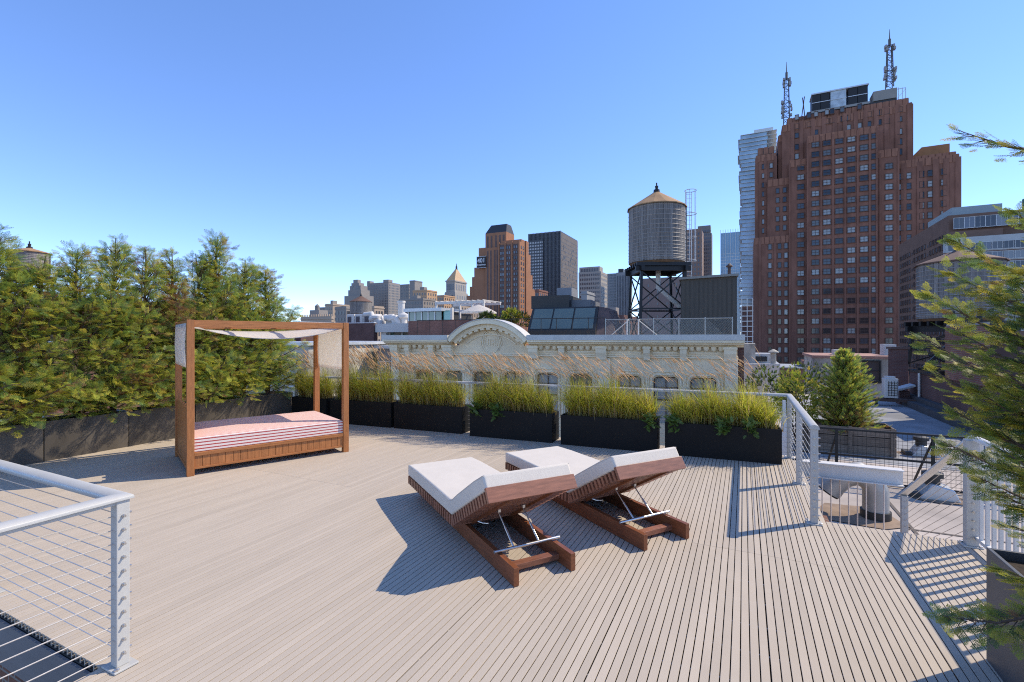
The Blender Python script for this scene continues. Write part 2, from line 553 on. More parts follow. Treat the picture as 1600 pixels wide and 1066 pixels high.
def cables(root, p, q, n=NC, z0=None):
    for i in range(n):
        a = Vector(p) + Vector((0, 0, cz(i))); b = Vector(q) + Vector((0, 0, cz(i)))
        MB().tube([a, b], 0.0032, 5).build("cable", m_cable, root, smooth=60)

# railing round the stair opening (left foreground)
LP = uv(-3.192, 1.467)
A2 = LP - D2 * 1.755
A3 = LP - D2 * 3.5
B2 = LP - D1 * 1.75
B3 = LP - D1 * 3.3
rl = thing("cable_railing", "grey cable railing around the stair opening, nearest on the left", "railing")
rail_post(rl, LP, GA, (0, 1))
for p in (A2, A3): rail_post(rl, p, GA, ())
for p in (B2, B3): rail_post(rl, p, GA, ())
up = Vector((0, 0, RH))
handrail(rl, [A3 - D2 * 0.05 + up, LP + up, B3 - D1 * 0.05 + up], 0.095, 0.032)
cables(rl, LP, A3); cables(rl, LP, B3)
MB().bar(LP + Vector((0, 0, RH - 0.012)), A3 + Vector((0, 0, RH - 0.012)), 0.05, 0.022).bar(LP + Vector((0, 0, RH - 0.012)) - D1 * 0.03, B3 + Vector((0, 0, RH - 0.012)), 0.05, 0.022).build("rail_channel", m_paint, rl)

# railing along the back edge of the deck, turning the corner to the stair on the right
R1 = gp(1272, 818); R3 = R1 + D1 * 2.889; R2 = R1 + D1 * 1.444
RC = Vector((-4.99, 11.07, 0))
RE = (RC - R3).normalized()
rb = thing("cable_railing", "grey cable railing behind the grass planters with the corner on its right end", "railing")
rail_post(rb, R1, GA, (0, 3)); rail_post(rb, R2, GA, (0,)); rail_post(rb, R3, GA, (0, 1))
nb = 6
bl = (RC - R3).length
for i in range(1, nb + 1):
    rail_post(rb, R3 + RE * (bl * i / nb), math.atan2(RE.y, RE.x), ())
handrail(rb, [R1 - D1 * 0.045 + up, R3 + up, RC + up])
cables(rb, R1, R3); cables(rb, R3, RC)

# railing beside the stair head on the right: sloped cable flight and barred run towards the camera
R4 = gp(1517, 853)
rr = thing("stair_railing", "white stair railing with sloped cables and upright bars at the right deck edge", "railing")
p4 = rail_post(rr, R4, GA, (3,), wd=0.085)
S2 = R4 + D1 * 1.97
lowz = -0.14
lpost = MB().box(-0.035, 0.035, -0.03, 0.03, -1.19, lowz).build("post", m_paint, rr, bevel=0.004)
lpost.location = S2; lpost.rotation_euler = (0, 0, GA)
handrail(rr, [S2 + D1 * 0.08 + Vector((0, 0, lowz - 0.03)), R4 - D1 * 0.02 + up], 0.075, 0.045, m_paintw)
for i in range(NC):
    a = R4 + Vector((0, 0, cz(i))); b = S2 + Vector((0, 0, cz(i) + lowz - RH))
    MB().tube([a, b], 0.0032, 5).build("cable", m_cable, rr, smooth=60)
R5 = R4 - D1 * 2.9 + D2 * 0.03
handrail(rr, [R4 + up - D1 * 0.03 + D2 * 0.03, R5 + up], 0.06, 0.04, m_paintw)
MB().bar(R4 + D2 * 0.03 - D1 * 0.04 + Vector((0, 0, 0.09)), R5 + Vector((0, 0, 0.09)), 0.035, 0.03).build("bottom_rail", m_paintw, rr)
for i in range(1, 24):
    q = R4 + D2 * 0.03 - D1 * (0.118 * i)
    th = 0.024 if i % 8 else 0.06
    bal = MB().box(-th / 2, th / 2, -th / 2, th / 2, 0.105 if i % 8 else 0.0, RH).build("baluster" if i % 8 else "post", m_paintw, rr)
    bal.location = q; bal.rotation_euler = (0, 0, GA)

# ================================================================== PLANTERS
def planter(name, label, loc, rotz, L, dp, h, mat, group, t=0.02):
    r = thing(name, label, "planter", loc, rotz, group)
    b = MB()
    b.box(0, L, 0, t, 0, h).box(0, L, dp - t, dp, 0, h).box(0, t, t, dp - t, 0, h).box(L - t, L, t, dp - t, 0, h)
    b.build("shell", mat, r, bevel=0.003)
    MB().box(t, L - t, t, dp - t, 0.01, h - 0.05).build("soil", m_soil, r)
    return r
EROW = Vector((0.925, -0.38, 0)); AROW = math.atan2(-0.38, 0.925)
NROW = Vector((0.38, 0.925, 0))
rows = [(Vector((-5.02, 10.86, 0)), 1.0), (Vector((-3.98, 10.43, 0)), 1.6), (Vector((-2.43, 9.80, 0)), 1.58), (Vector((-0.80, 9.03, 0)), 1.63), (Vector((0.848, 8.31, 0)), 1.62), (Vector((2.44, 7.61, 0)), 1.64)]
plab = ["short black planter in the far left deck corner behind the daybed", "black grass planter seen behind the daybed's right post", "black grass planter just right of the daybed",
        "black grass planter behind the foot of the left lounger", "black grass planter behind the right lounger", "black grass planter at the right end, beside the railing corner"]
for (p, L), lb in zip(rows, plab):
    planter("grass_planter", lb, p, AROW, L, 0.42, 0.515, m_black, "black planters along the back railing")
TP0 = Vector((-7.03, 7.162, 0))
tlab = ["bronze tree planter at the left edge of the picture, mostly hidden by the railing", "bronze tree planter cut by the left picture edge", "bronze tree planter behind the left railing, left of the daybed",
        "bronze tree planter right behind the daybed's headboard", "bronze tree planter seen through the left half of the daybed", "bronze tree planter at the far corner, seen through the daybed"]
for i in range(6):
    # local x runs away from the camera (D1), local y to the left (-D2)
    planter("tree_planter", tlab[i], TP0 + D1 * (1.1 * (i - 2) + 0.006), GA + math.pi / 2, 1.088, 0.5, 0.60, m_bronze, "bronze planters under the hedge")
pr = uv(1.267, 3.694)
planter("tree_planter", "slate grey planter at the right picture edge under the near conifer", pr, GA - math.pi / 2, 1.7, 0.48, 0.651, m_slate, None)
bpy.context.view_layer.update()

# ================================================================== VEGETATION
def feather(n, sub, wd=0.035, ang=42):
    """flat scale-leaf spray of unit length along +x"""
    V = []; T = []; tip = []
    ca = math.radians(ang)
    def tri(b, d, l, w_, tf):
        px_, py_ = -d[1], d[0]
        o = len(V)
        V.append((b[0] - px_ * w_, b[1] - py_ * w_, b[2])); V.append((b[0] + px_ * w_, b[1] + py_ * w_, b[2]))
        V.append((b[0] + d[0] * l, b[1] + d[1] * l, b[2] - 0.15 * l))
        T.append((o, o + 1, o + 2)); tip.extend((tf * 0.8, tf * 0.8, min(1, tf + 0.25)))
    rg = random.Random(n * 31 + sub)
    tri((0, 0, 0), (1, 0), 1.0, 0.012, 0.1)
    for i in range(n):
        t = (i + 0.6) / n
        for s_ in (-1, 1):
            a = ca * rg.uniform(0.75, 1.2)
            d = (math.cos(a), s_ * math.sin(a))
            l = (0.46 * (1 - t) ** 0.8 + 0.07) * rg.uniform(0.75, 1.15)
            b = (t * 0.96, 0, rg.uniform(-0.02, 0.02))
            if sub == 0:
                tri(b, d, l, wd, t)
            else:
                tri(b, d, l, wd * 0.35, t)
                for j in range(sub):
                    q = (j + 0.7) / (sub + 0.4)
                    bb = (b[0] + d[0] * l * q, b[1] + d[1] * l * q, b[2] - 0.1 * l * q)
                    for s2 in (-1, 1):
                        a2 = a * s_ + s2 * math.radians(38)
                        tri(bb, (math.cos(a2), math.sin(a2)), l * 0.42 * (1.1 - 0.6 * q) + 0.015, wd * 0.5, max(t, q))
    return np.array(V), np.array(T), np.array(tip)
def scatter(tmpl, O, X, N, sc, C0, C1, jitter=0.0):
    """place sprays: origin, axis, normal, length; colours from base C0 to tip C1"""
    V, T, tip = tmpl
    X = X / np.linalg.norm(X, axis=1, keepdims=True)
    Yv = np.cross(N, X); Yv /= np.linalg.norm(Yv, axis=1, keepdims=True) + 1e-9
    Z = np.cross(X, Yv)
    P = O[:, None, :] + sc[:, None, None] * (V[None, :, 0, None] * X[:, None, :] + V[None, :, 1, None] * Yv[:, None, :] + V[None, :, 2, None] * Z[:, None, :])
    m, nv = len(O), len(V)
    TT = T[None] + (np.arange(m) * nv)[:, None, None]
    Cc = C0[:, None, :] * (1 - tip)[None, :, None] + C1[:, None, :] * tip[None, :, None]
    return P.reshape(-1, 3), TT.reshape(-1, 3), Cc.reshape(-1, 3)
FE_HEDGE = feather(7, 3, 0.032, 46)
FE_NEAR = feather(9, 3, 0.036, 36)
GREENS = [(0.19, 0.28, 0.065), (0.29, 0.35, 0.07), (0.38, 0.41, 0.075), (0.13, 0.22, 0.08), (0.45, 0.42, 0.085)]
BROWNS = [(0.34, 0.19, 0.08), (0.42, 0.28, 0.10), (0.30, 0.13, 0.055)]
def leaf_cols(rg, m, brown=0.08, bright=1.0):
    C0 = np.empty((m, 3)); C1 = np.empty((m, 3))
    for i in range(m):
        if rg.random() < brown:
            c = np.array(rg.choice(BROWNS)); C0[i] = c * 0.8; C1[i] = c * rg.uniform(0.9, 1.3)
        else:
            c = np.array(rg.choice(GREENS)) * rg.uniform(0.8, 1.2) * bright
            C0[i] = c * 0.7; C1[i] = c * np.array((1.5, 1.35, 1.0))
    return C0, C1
def conifer(seed, h, rmax, nbr, step, fl, shape, elev, brown, tmpl, leader=True, airy=1.25, rlen=(0.62, 1.18), bright=1.0):
    rg = random.Random(seed)
    O = []; X = []; N = []; SC = []
    tr = MB()
    bend = [(rg.uniform(-.05, .05), rg.uniform(-.05, .05)) for _ in range(3)]
    def trunk(z):
        t = z / h
        return Vector((bend[0][0] * math.sin(t * 5) + bend[1][0] * t, bend[0][1] * math.sin(t * 4) + bend[1][1] * t, z))
    tr.tube([trunk(h * i / 8) for i in range(9)], [0.055 * (1 - 0.93 * i / 8) * (h / 3.3) + 0.004 for i in range(9)], 7)
    for i in range(nbr):
        t = ((i + rg.random()) / nbr) ** airy
        z = h * (0.03 + 0.95 * t)
        az = rg.uniform(0, 2 * math.pi)
        Lb = rmax * shape(t) * rg.uniform(*rlen)
        el = R(rg.uniform(*elev) + 20 * t)
        base = trunk(z)
        d = Vector((math.cos(az) * math.cos(el), math.sin(az) * math.cos(el), math.sin(el)))
        side = Vector((-math.sin(az), math.cos(az), 0))
        pts = []
        for j in range(5):
            s_ = j / 4
            pts.append(base + d * Lb * s_ + Vector((0, 0, -0.16 * Lb * s_ * s_)))
        if Lb > 0.16:
            tr.tube([pts[0], pts[2], pts[4]], [0.011, 0.007, 0.003], 4)
        nn = max(3, int(Lb / step))
        for j in range(nn):
            s_ = 0.12 + 0.88 * (j + rg.random()) / nn
            p = base + d * Lb * s_ + Vector((0, 0, -0.16 * Lb * s_ * s_))
            sg = 1 if j % 2 else -1
            spread = rg.uniform(0.25, 1.0) * (1.05 - 0.6 * s_)
            x = d + side * sg * spread + Vector((0, 0, rg.uniform(-0.25, 0.35)))
            nn_ = Vector((rg.uniform(-.5, .5), rg.uniform(-.5, .5), 1.0)) if rg.random() < 0.6 else Vector((rg.uniform(-1, 1), rg.uniform(-1, 1), 0.2))
            O.append(p); X.append(x); N.append(nn_); SC.append(fl * rg.uniform(0.65, 1.2) * (1.1 - 0.35 * s_) * (1 - 0.3 * t))
        O.append(pts[4] - d * 0.05); X.append(d); N.append(Vector((rg.uniform(-.4, .4), rg.uniform(-.4, .4), 1))); SC.append(fl * rg.uniform(0.7, 1.05) * (1 - 0.35 * t))
    if leader:
        for j in range(7):
            p = trunk(h * (0.93 + 0.07 * j / 6))
            O.append(p); a = rg.uniform(0, 6.28); X.append(Vector((0.4 * math.cos(a), 0.4 * math.sin(a), 1.0))); N.append(Vector((math.cos(a + 1), math.sin(a + 1), 0.1))); SC.append(fl * rg.uniform(0.5, 0.8))
    m = len(O)
    C0, C1 = leaf_cols(rg, m, 0, bright)
    # dead brown sprays gather in patches
    ctr = [(rg.uniform(-1, 1) * rmax, rg.uniform(-1, 1) * rmax, rg.uniform(0, h)) for _ in range(5)]
    for i in range(m):
        dd = min(((O[i].x - c[0]) ** 2 + (O[i].y - c[1]) ** 2 + 0.5 * (O[i].z - c[2]) ** 2) ** .5 for c in ctr)
        if rg.random() < brown * (3.2 if dd < 0.38 else 0.45):
            c = np.array(rg.choice(BROWNS)); C0[i] = c * 0.8; C1[i] = c * rg.uniform(0.9, 1.35)
    V, T, Cc = scatter(tmpl, np.array([tuple(o) for o in O]), np.array([tuple(o) for o in X]), np.array([tuple(o) for o in N]), np.array(SC), C0, C1)
    return tr.mesh("trunk", m_bark, 60), np_mesh("crown", V, T, Cc, m_leaf)
def cypress(seed, h, rmax, nlimb, brown, fl=0.17, tmpl=None):
    """loose feathery evergreen: up-curved limbs, each a ragged plume of flat sprays"""
    rg = random.Random(seed)
    tr = MB()
    O = []; X = []; N = []; SC = []; TT_ = []
    lean = (rg.uniform(-.12, .12), rg.uniform(-.12, .12))
    def trunk(z): return Vector((lean[0] * (z / h) ** 2 + .03 * math.sin(z * 3 + seed), lean[1] * (z / h) ** 2 + .03 * math.cos(z * 2.3), z))
    tr.tube([trunk(h * i / 8) for i in range(9)], [0.05 * (1 - 0.93 * i / 8) + 0.004 for i in range(9)], 7)
    limbs = [(trunk(h * .5), Vector((lean[0] * .5, lean[1] * .5, 1)).normalized(), h * .5, 1.0)]
    for i in range(nlimb):
        t = (i + rg.random()) / nlimb
        z = h * (0.01 + 0.93 * t ** 1.05)
        az = rg.uniform(0, 2 * math.pi)
        room = (h * rg.uniform(.86, 1.04) - z)
        el = R(rg.uniform(8, 40) if t < .3 else rg.uniform(28, 62))
        L = rmax * max(.16, 1.08 - .98 * t ** .75) * rg.uniform(.6, 1.2) / max(.5, math.cos(el))
        L = min(L, room / max(.3, math.sin(el)), 1.35)
        limbs.append((trunk(z), Vector((math.cos(az) * math.cos(el), math.sin(az) * math.cos(el), math.sin(el))), L, t))
    for li, (b, d, L, t) in enumerate(limbs):
        if L < .12: continue
        side = d.cross(Vector((0, 0, 1)))
        side = side.normalized() if side.length > .15 else Vector((1, 0, 0))
        up_ = side.cross(d).normalized()
        cur = rg.uniform(.0, .22) * (1 if li else 0)
        def pt(q): return b + d * (L * q) + Vector((0, 0, cur * L * q * q)) + side * (.05 * L * math.sin(4 * q + seed + li))
        tr.tube([pt(0), pt(.35), pt(.7), pt(1)], [.016, .011, .007, .002], 4)
        nt_ = max(5, int(L / .058))
        roll = rg.uniform(0, 3.14)
        for k in range(nt_):
            q = .10 + .90 * (k + rg.random() * .8) / nt_
            a = roll + 2.4 * k
            rad = side * math.cos(a) + up_ * math.sin(a)
            if li: rad = (side * math.cos(a) * 1.0 + up_ * math.sin(a) * .6)
            tl = (.30 * (1 - q) ** .7 + .07) * rg.uniform(.6, 1.2) * (.8 if li == 0 else 1 - .22 * t)
            td = (d * rg.uniform(.45, .9) + rad).normalized() + Vector((0, 0, rg.uniform(-.18, .12)))
            p0 = pt(q)
            tr.tube([p0, p0 + td * tl], [.004, .0015], 3)
            nf = max(2, int(tl / .062))
            nrm = td.cross(Vector((rg.uniform(-1, 1), rg.uniform(-1, 1), rg.uniform(-.3, .3))))
            for f in range(nf):
                e = (f + .5 + rg.uniform(-.3, .3)) / nf
                sg = 1 if f % 2 else -1
                sv = nrm.cross(td).normalized()
                O.append(p0 + td * tl * e); X.append(td + sv * sg * rg.uniform(.3, .9) + Vector((0, 0, rg.uniform(-.3, .15)))); N.append(nrm + Vector((rg.uniform(-.5, .5), rg.uniform(-.5, .5), rg.uniform(0, .5))))
                SC.append(fl * rg.uniform(.6, 1.15)); TT_.append(q)
            O.append(p0 + td * tl * .85); X.append(td); N.append(nrm); SC.append(fl * rg.uniform(.6, .95)); TT_.append(q)
        O.append(pt(.95)); X.append(d); N.append(side); SC.append(fl); TT_.append(1)
    m = len(O)
    C0, C1 = leaf_cols(rg, m, 0, 1.25)
    ctr = [(rg.uniform(-1, 1) * rmax, rg.uniform(-1, 1) * rmax, rg.uniform(0, h)) for _ in range(6)]
    for i in range(m):
        dd = min(((O[i].x - c[0]) ** 2 + (O[i].y - c[1]) ** 2 + 0.5 * (O[i].z - c[2]) ** 2) ** .5 for c in ctr)
        inner = math.hypot(O[i].x, O[i].y) < .3 * rmax
        if rg.random() < brown * (3.2 if dd < 0.4 else 0.5) * (1.8 if inner else 1):
            c = np.array(rg.choice(BROWNS)); C0[i] = c * 0.8; C1[i] = c * rg.uniform(0.9, 1.35)
    V, T, Cc = scatter(tmpl, np.array([tuple(o) for o in O]), np.array([tuple(o) for o in X]), np.array([tuple(o) for o in N]), np.array(SC), C0, C1)
    return tr.mesh("trunk", m_bark, 60), np_mesh("crown", V, T, Cc, m_leaf)
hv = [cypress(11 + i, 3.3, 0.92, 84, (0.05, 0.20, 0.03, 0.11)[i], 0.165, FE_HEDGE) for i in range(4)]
def plant_tree(name, label, cat, meshes, loc, rotz, sc, group):
    r = thing(name, label, cat, loc, rotz, group)
    r.scale = sc
    link("trunk", meshes[0], r); link("crown", meshes[1], r)
    return r
tops = [(-60, 300), (0, 335), (30, 385), (75, 400), (112, 386), (180, 368), (218, 383), (272, 387), (312, 392), (345, 368), (388, 404), (428, 418), (460, 470)]
def top_at(px):
    for a, b in zip(tops, tops[1:]):
        if a[0] <= px <= b[0]:
            return a[1] + (b[1] - a[1]) * (px - a[0]) / (b[0] - a[0])
    return 330
hspots = [(-2.0, 0, None), (-1.45, 1, None), (-0.9, 2, None), (-0.42, 0, 348), (0.05, 3, 395), (0.52, 2, 384), (1.0, 0, 366), (1.42, 1, 384), (1.95, 1, 388), (2.38, 3, 390), (2.8, 2, 366), (3.35, 0, 402), (3.95, 2, 418)]
hl = ["far left hedge conifer outside the picture", "second far left hedge conifer outside the picture", "left-edge hedge conifer mostly outside the picture",
      "tallest hedge conifer at the left picture edge", "hedge conifer in front of the rooftop tank", "hedge conifer just right of the far left rooftop tank", "dense pointed hedge conifer midway along the left side",
      "browning hedge conifer left of the daybed canopy", "sparse brownish hedge conifer above the daybed's left post", "hedge conifer above the left third of the canopy", "tall slender hedge conifer above the middle of the canopy",
      "hedge conifer behind the right part of the canopy", "last hedge conifer at the corner, right end of the hedge"]
for (t, vi, ty), lb in zip(hspots, hl):
    p = TP0 + D1 * t - D2 * 0.24
    hz = (H + (HY - ty) / F * p.y if ty else 3.75) - 0.55
    rs = random.uniform(0.92, 1.08)
    if t < -1.2:
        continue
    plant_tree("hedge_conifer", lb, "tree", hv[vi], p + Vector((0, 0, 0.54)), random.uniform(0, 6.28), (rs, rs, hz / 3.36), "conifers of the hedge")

# ---- fountain grass: leaf blades and seed plumes
def grass_meshes(seed, L, dp, nblade, nplume, lean=-1.0):
    rg = np.random.RandomState(seed)
    nseg = 4
    # clump centres along the planter
    ncl = max(2, int(L / 0.27))
    cx = (np.arange(ncl) + 0.5) / ncl * (L - 0.12) + 0.06 + rg.uniform(-.04, .04, ncl)
    cl = rg.randint(0, ncl, nblade)
    bx = cx[cl] + rg.normal(0, 0.06, nblade)
    by = dp / 2 + rg.normal(0, 0.06, nblade)
    ln = rg.uniform(0.42, 0.80, nblade) * (0.72 + 0.45 * rg.random_sample(ncl))[cl]
    az = rg.uniform(0, 2 * np.pi, nblade)
    out = rg.uniform(0.05, 1.15, nblade) ** 1.1
    wd = rg.uniform(0.003, 0.0062, nblade)
    t = np.linspace(0, 1, nseg + 1)
    droop = out[:, None] * t[None] ** 1.8
    X = bx[:, None] + np.cos(az)[:, None] * droop * ln[:, None] * 0.75 + 0.10 * lean * t[None] ** 2 * ln[:, None]
    Y = by[:, None] + np.sin(az)[:, None] * droop * ln[:, None] * 0.75
    Z = ln[:, None] * (t[None] - 0.42 * out[:, None] * t[None] ** 2.6)
    wv = wd[:, None] * (1 - t[None] ** 2 * 0.92)
    fa = rg.uniform(0, np.pi, nblade)
    dx, dy = np.cos(fa)[:, None] * wv, np.sin(fa)[:, None] * wv
    P = np.stack([np.stack([X - dx, Y - dy, Z], -1), np.stack([X + dx, Y + dy, Z], -1)], 2)   # blade, seg, side, 3
    V = P.reshape(-1, 3)
    base = np.arange(nblade)[:, None] * (nseg + 1) * 2
    T = []
    for i in range(nseg):
        a = base + i * 2
        T.append(np.concatenate([a, a + 1, a + 3], 1)); T.append(np.concatenate([a, a + 3, a + 2], 1))
    T = np.concatenate(T)
    pal = np.array([(0.56, 0.56, 0.05), (0.70, 0.62, 0.06), (0.38, 0.44, 0.05), (0.74, 0.60, 0.15), (0.60, 0.42, 0.20)])
    ci = rg.choice(5, nblade, p=(0.30, 0.28, 0.17, 0.15, 0.10))
    c = pal[ci] * rg.uniform(0.8, 1.25, (nblade, 1))
    low = np.array((0.34, 0.22, 0.10))
    f = np.clip(t * 2.2, 0, 1)[None, :, None]
    Cc = (low[None, None] * (1 - f) * 0.8 + c[:, None] * f)
    Cc = np.repeat(Cc[:, :, None, :], 2, 2).reshape(-1, 3)
    blades = np_mesh("blades", V, T, Cc, m_grass)
    # seed plumes on thin stems leaning with the wind
    VV = []; TT = []; CC = []; o = 0
    for i in range(nplume):
        x0 = rg.uniform(0.08, L - 0.05); y0 = dp / 2 + rg.normal(0, 0.06)
        hh = rg.uniform(0.72, 1.12); le = rg.uniform(0.12, 0.48); yy = rg.normal(0, 0.15)
        pts = [np.array((x0 + lean * le * s ** 1.9, y0 + yy * s, hh * (s - 0.10 * s ** 3))) for s in np.linspace(0, 1, 7)]
        d = pts[-1] - pts[-2]; d /= np.linalg.norm(d)
        pl = rg.uniform(0.12, 0.22)
        rad = [0.0016] * 7
        end = pts[-1]
        curl = np.array((lean * 0.35, 0, -0.10))
        for s, r_ in ((0.12, 0.005), (0.4, 0.009), (0.7, 0.007), (1.0, 0.001)):
            pts.append(end + d * pl * s + curl * pl * s * s); rad.append(r_)
        tone = rg.uniform(0.8, 1.2)
        for j, (p, r_) in enumerate(zip(pts, rad)):
            for k in range(3):
                a = 2.094 * k + i
                VV.append(p + np.array((math.cos(a) * r_, math.sin(a) * r_, 0)))
                CC.append(np.array((0.42, 0.36, 0.13) if j < 7 else (0.78, 0.55, 0.30)) * tone)
            if j:
                for k in range(3):
                    a, b = o + (j - 1) * 3 + k, o + (j - 1) * 3 + (k + 1) % 3
                    TT += [(a, b, b + 3), (a, b + 3, a + 3)]
        o += len(pts) * 3
    plumes = np_mesh("plumes", np.array(VV), np.array(TT), np.array(CC), m_grass)
    return blades, plumes
glab = ["tawny fountain grass in the far left deck corner", "tall tawny fountain grass right behind the daybed's right post", "fountain grass just right of the daybed", "fountain grass behind the foot of the left lounger",
        "fountain grass behind the right lounger", "yellowest fountain grass, beside the railing corner on the right"]
for i, ((p, L), lb) in enumerate(zip(rows, glab)):
    bl_, pl_ = grass_meshes(40 + i, L, 0.42, int(3000 * L / 1.6), [110, 260, 300, 260, 200, 110][i])
    r = thing("fountain_grass", lb, "grass", p + Vector((0, 0, 0.46)), AROW, "grass in the black planters")
    if i == 1: r.scale = (1, 1, 1.12)
    link("blades", bl_, r); link("plumes", pl_, r)
# ---- small ferny weeds spilling over the planter rims
FE_WEED = feather(6, 0, 0.10, 50)
def weed(seed, p, r_, label):
    rg = random.Random(seed)
    n = 60
    O = np.array([(rg.gauss(0, r_ * .3), rg.gauss(-.02, r_ * .3), rg.uniform(-0.08, 0.12)) for _ in range(n)])
    X = np.array([(rg.uniform(-1, 1), rg.uniform(-1, .4), rg.uniform(-.6, .8)) for _ in range(n)])
    N = np.array([(rg.uniform(-.5, .5), rg.uniform(-1, .2), 1) for _ in range(n)])
    c = np.array([(0.17, 0.25, 0.05)] * n) * np.array([rg.uniform(.7, 1.2) for _ in range(n)])[:, None]
    V, T, Cc = scatter(FE_WEED, O, X, N, np.array([rg.uniform(.07, .14) for _ in range(n)]), c * .8, c * 1.2)
    o = link("weed", np_mesh("weed", V, T, Cc, m_leaf), None, p, (0, 0, AROW))
    tag(o, label, "plant", "weeds on the planter rims")
for i, (px, Lr, lb) in enumerate([(5, 0.12, "ferny weed over the left rim of the right-end planter"), (5, 0.85, "ferny weed over the middle rim of the right-end planter"), (5, 1.22, "ferny weed hanging lowest, right part of the right-end planter"),
                                  (3, 0.13, "pale ferny weed at the left rim of the planter behind the left lounger"), (3, 0.55, "second pale weed on the planter behind the left lounger"), (4, 1.5, "ferny weed at the gap between the two right-hand planters")]):
    weed(80 + i, rows[px][0] + EROW * Lr + Vector((0, 0, 0.50)) + NROW * 0.02, 0.13, lb)

# ---- near conifer at the right picture edge: long feathered branches reaching into the picture
def near_conifer():
    rg = random.Random(5)
    base = uv(1.52, 3.02, 0.6)
    r = thing("conifer", "large feathery conifer branching in from the right picture edge", "tree", base, 0)
    tr = MB()
    top = Vector((0.05, 0.06, 2.9))
    tr.tube([(0, 0, 0), (0.01, 0.02, 0.9), (0.03, 0.03, 1.9), top], [0.06, 0.048, 0.03, 0.008], 9)
    O = []; X = []; N = []; SC = []
    def branch(b0, tip, dens=1.15, width=0.085):
        b0 = Vector(b0); tip = Vector(tip)
        L = (tip - b0).length
        d = (tip - b0).normalized()
        side = d.cross(Vector((0, 0, 1))).normalized()
        upv = side.cross(d)
        roll = rg.uniform(-.7, .7)
        side, upv = side * math.cos(roll) + upv * math.sin(roll), upv * math.cos(roll) - side * math.sin(roll)
        def pt(s): return b0 + (tip - b0) * s + Vector((0, 0, -0.13 * L * math.sin(math.pi * s))) + side * 0.02 * math.sin(5 * s)
        tr.tube([pt(0), pt(.35), pt(.7), pt(1)], [0.012, 0.008, 0.005, 0.0015], 5)
        n = int(L / 0.021 * dens)
        for j in range(n):
            s_ = 0.10 + 0.90 * (j + rg.random()) / n
            sg = 1 if j % 2 else -1
            tl = (.15 * (1 - s_) ** .75 + .035) * rg.uniform(.65, 1.15)
            td = (d * rg.uniform(.75, 1.1) + side * sg * rg.uniform(.45, .95) + upv * rg.uniform(-.45, .45)).normalized()
            p0 = pt(s_)
            tr.tube([p0, p0 + td * tl * .8], [.003, .001], 3)
            nf = max(2, int(tl / .034 * dens))
            for f in range(nf):
                e = (f + rg.random()) / nf
                sv = upv.cross(td)
                O.append(p0 + td * tl * e + Vector((0, 0, -.10 * tl * e * e))); X.append(td + sv * (1 if f % 2 else -1) * rg.uniform(.25, .75) + upv * rg.uniform(-.25, .3)); N.append(upv + Vector((rg.uniform(-.6, .6), rg.uniform(-.6, .6), rg.uniform(-.2, .5))))
                SC.append(width * rg.uniform(.6, 1.1))
        for _ in range(3):
            O.append(pt(0.96)); X.append(d + Vector((rg.uniform(-.2, .2), rg.uniform(-.2, .2), rg.uniform(-.1, .2)))); N.append(upv); SC.append(width * rg.uniform(.6, .9))
    def tip_at(px, py, y): return at(px, py, y) - base
    # branches the photograph shows: tip pixel, distance, height of the root on the trunk
    for px, py, y, z0 in [(1505, 207, 2.45, 2.12), (1582, 335, 2.3, 1.6), (1488, 378, 2.5, 1.50), (1480, 428, 2.35, 1.38), (1447, 462, 2.55, 1.22), (1497, 520, 2.3, 1.10), (1441, 523, 2.62, 0.98), (1465, 583, 2.5, 0.86),
                          (1492, 640, 2.4, 0.70), (1478, 688, 2.55, 0.62), (1535, 745, 2.45, 0.5), (1540, 560, 2.1, 0.9), (1560, 700, 2.05, 0.6), (1475, 958, 2.35, 0.18), (1565, 890, 2.4, 0.16), (1545, 640, 2.3, 0.8), (1560, 470, 2.2, 1.25), (1560, 600, 2.5, 0.85), (1572, 775, 2.4, 0.45),
                          (1575, 520, 2.4, 1.0), (1572, 680, 2.3, 0.6), (1580, 620, 2.15, 0.75), (1580, 730, 2.2, 0.5), (1585, 570, 2.5, 0.9), (1585, 820, 2.45, 0.35), (1540, 660, 2.5, 0.68), (1520, 610, 2.25, 0.8), (1590, 440, 2.4, 1.2)]:
        zf = z0
        branch((0.02, 0.02, zf), tip_at(px, py, y))
    for i in range(34):                          # the rest of the crown, out of the picture
        z = 0.15 + 2.6 * i / 34
        a = rg.uniform(-1.0, 1.2)
        L = (0.75 - 0.2 * z / 2.8) * rg.uniform(.75, 1.1) * (1 if z < 2 else 0.6)
        branch((0.02, 0.02, z), (math.cos(a) * L, math.sin(a) * L, z + L * rg.uniform(0.1, 0.45)), 0.7)
    m = len(O)
    C0, C1 = leaf_cols(rg, m, 0.015, 0.95)
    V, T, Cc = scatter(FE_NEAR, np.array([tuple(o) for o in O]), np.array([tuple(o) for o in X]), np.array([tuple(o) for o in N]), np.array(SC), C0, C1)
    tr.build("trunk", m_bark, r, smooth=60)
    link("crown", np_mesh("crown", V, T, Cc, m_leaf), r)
near_conifer()

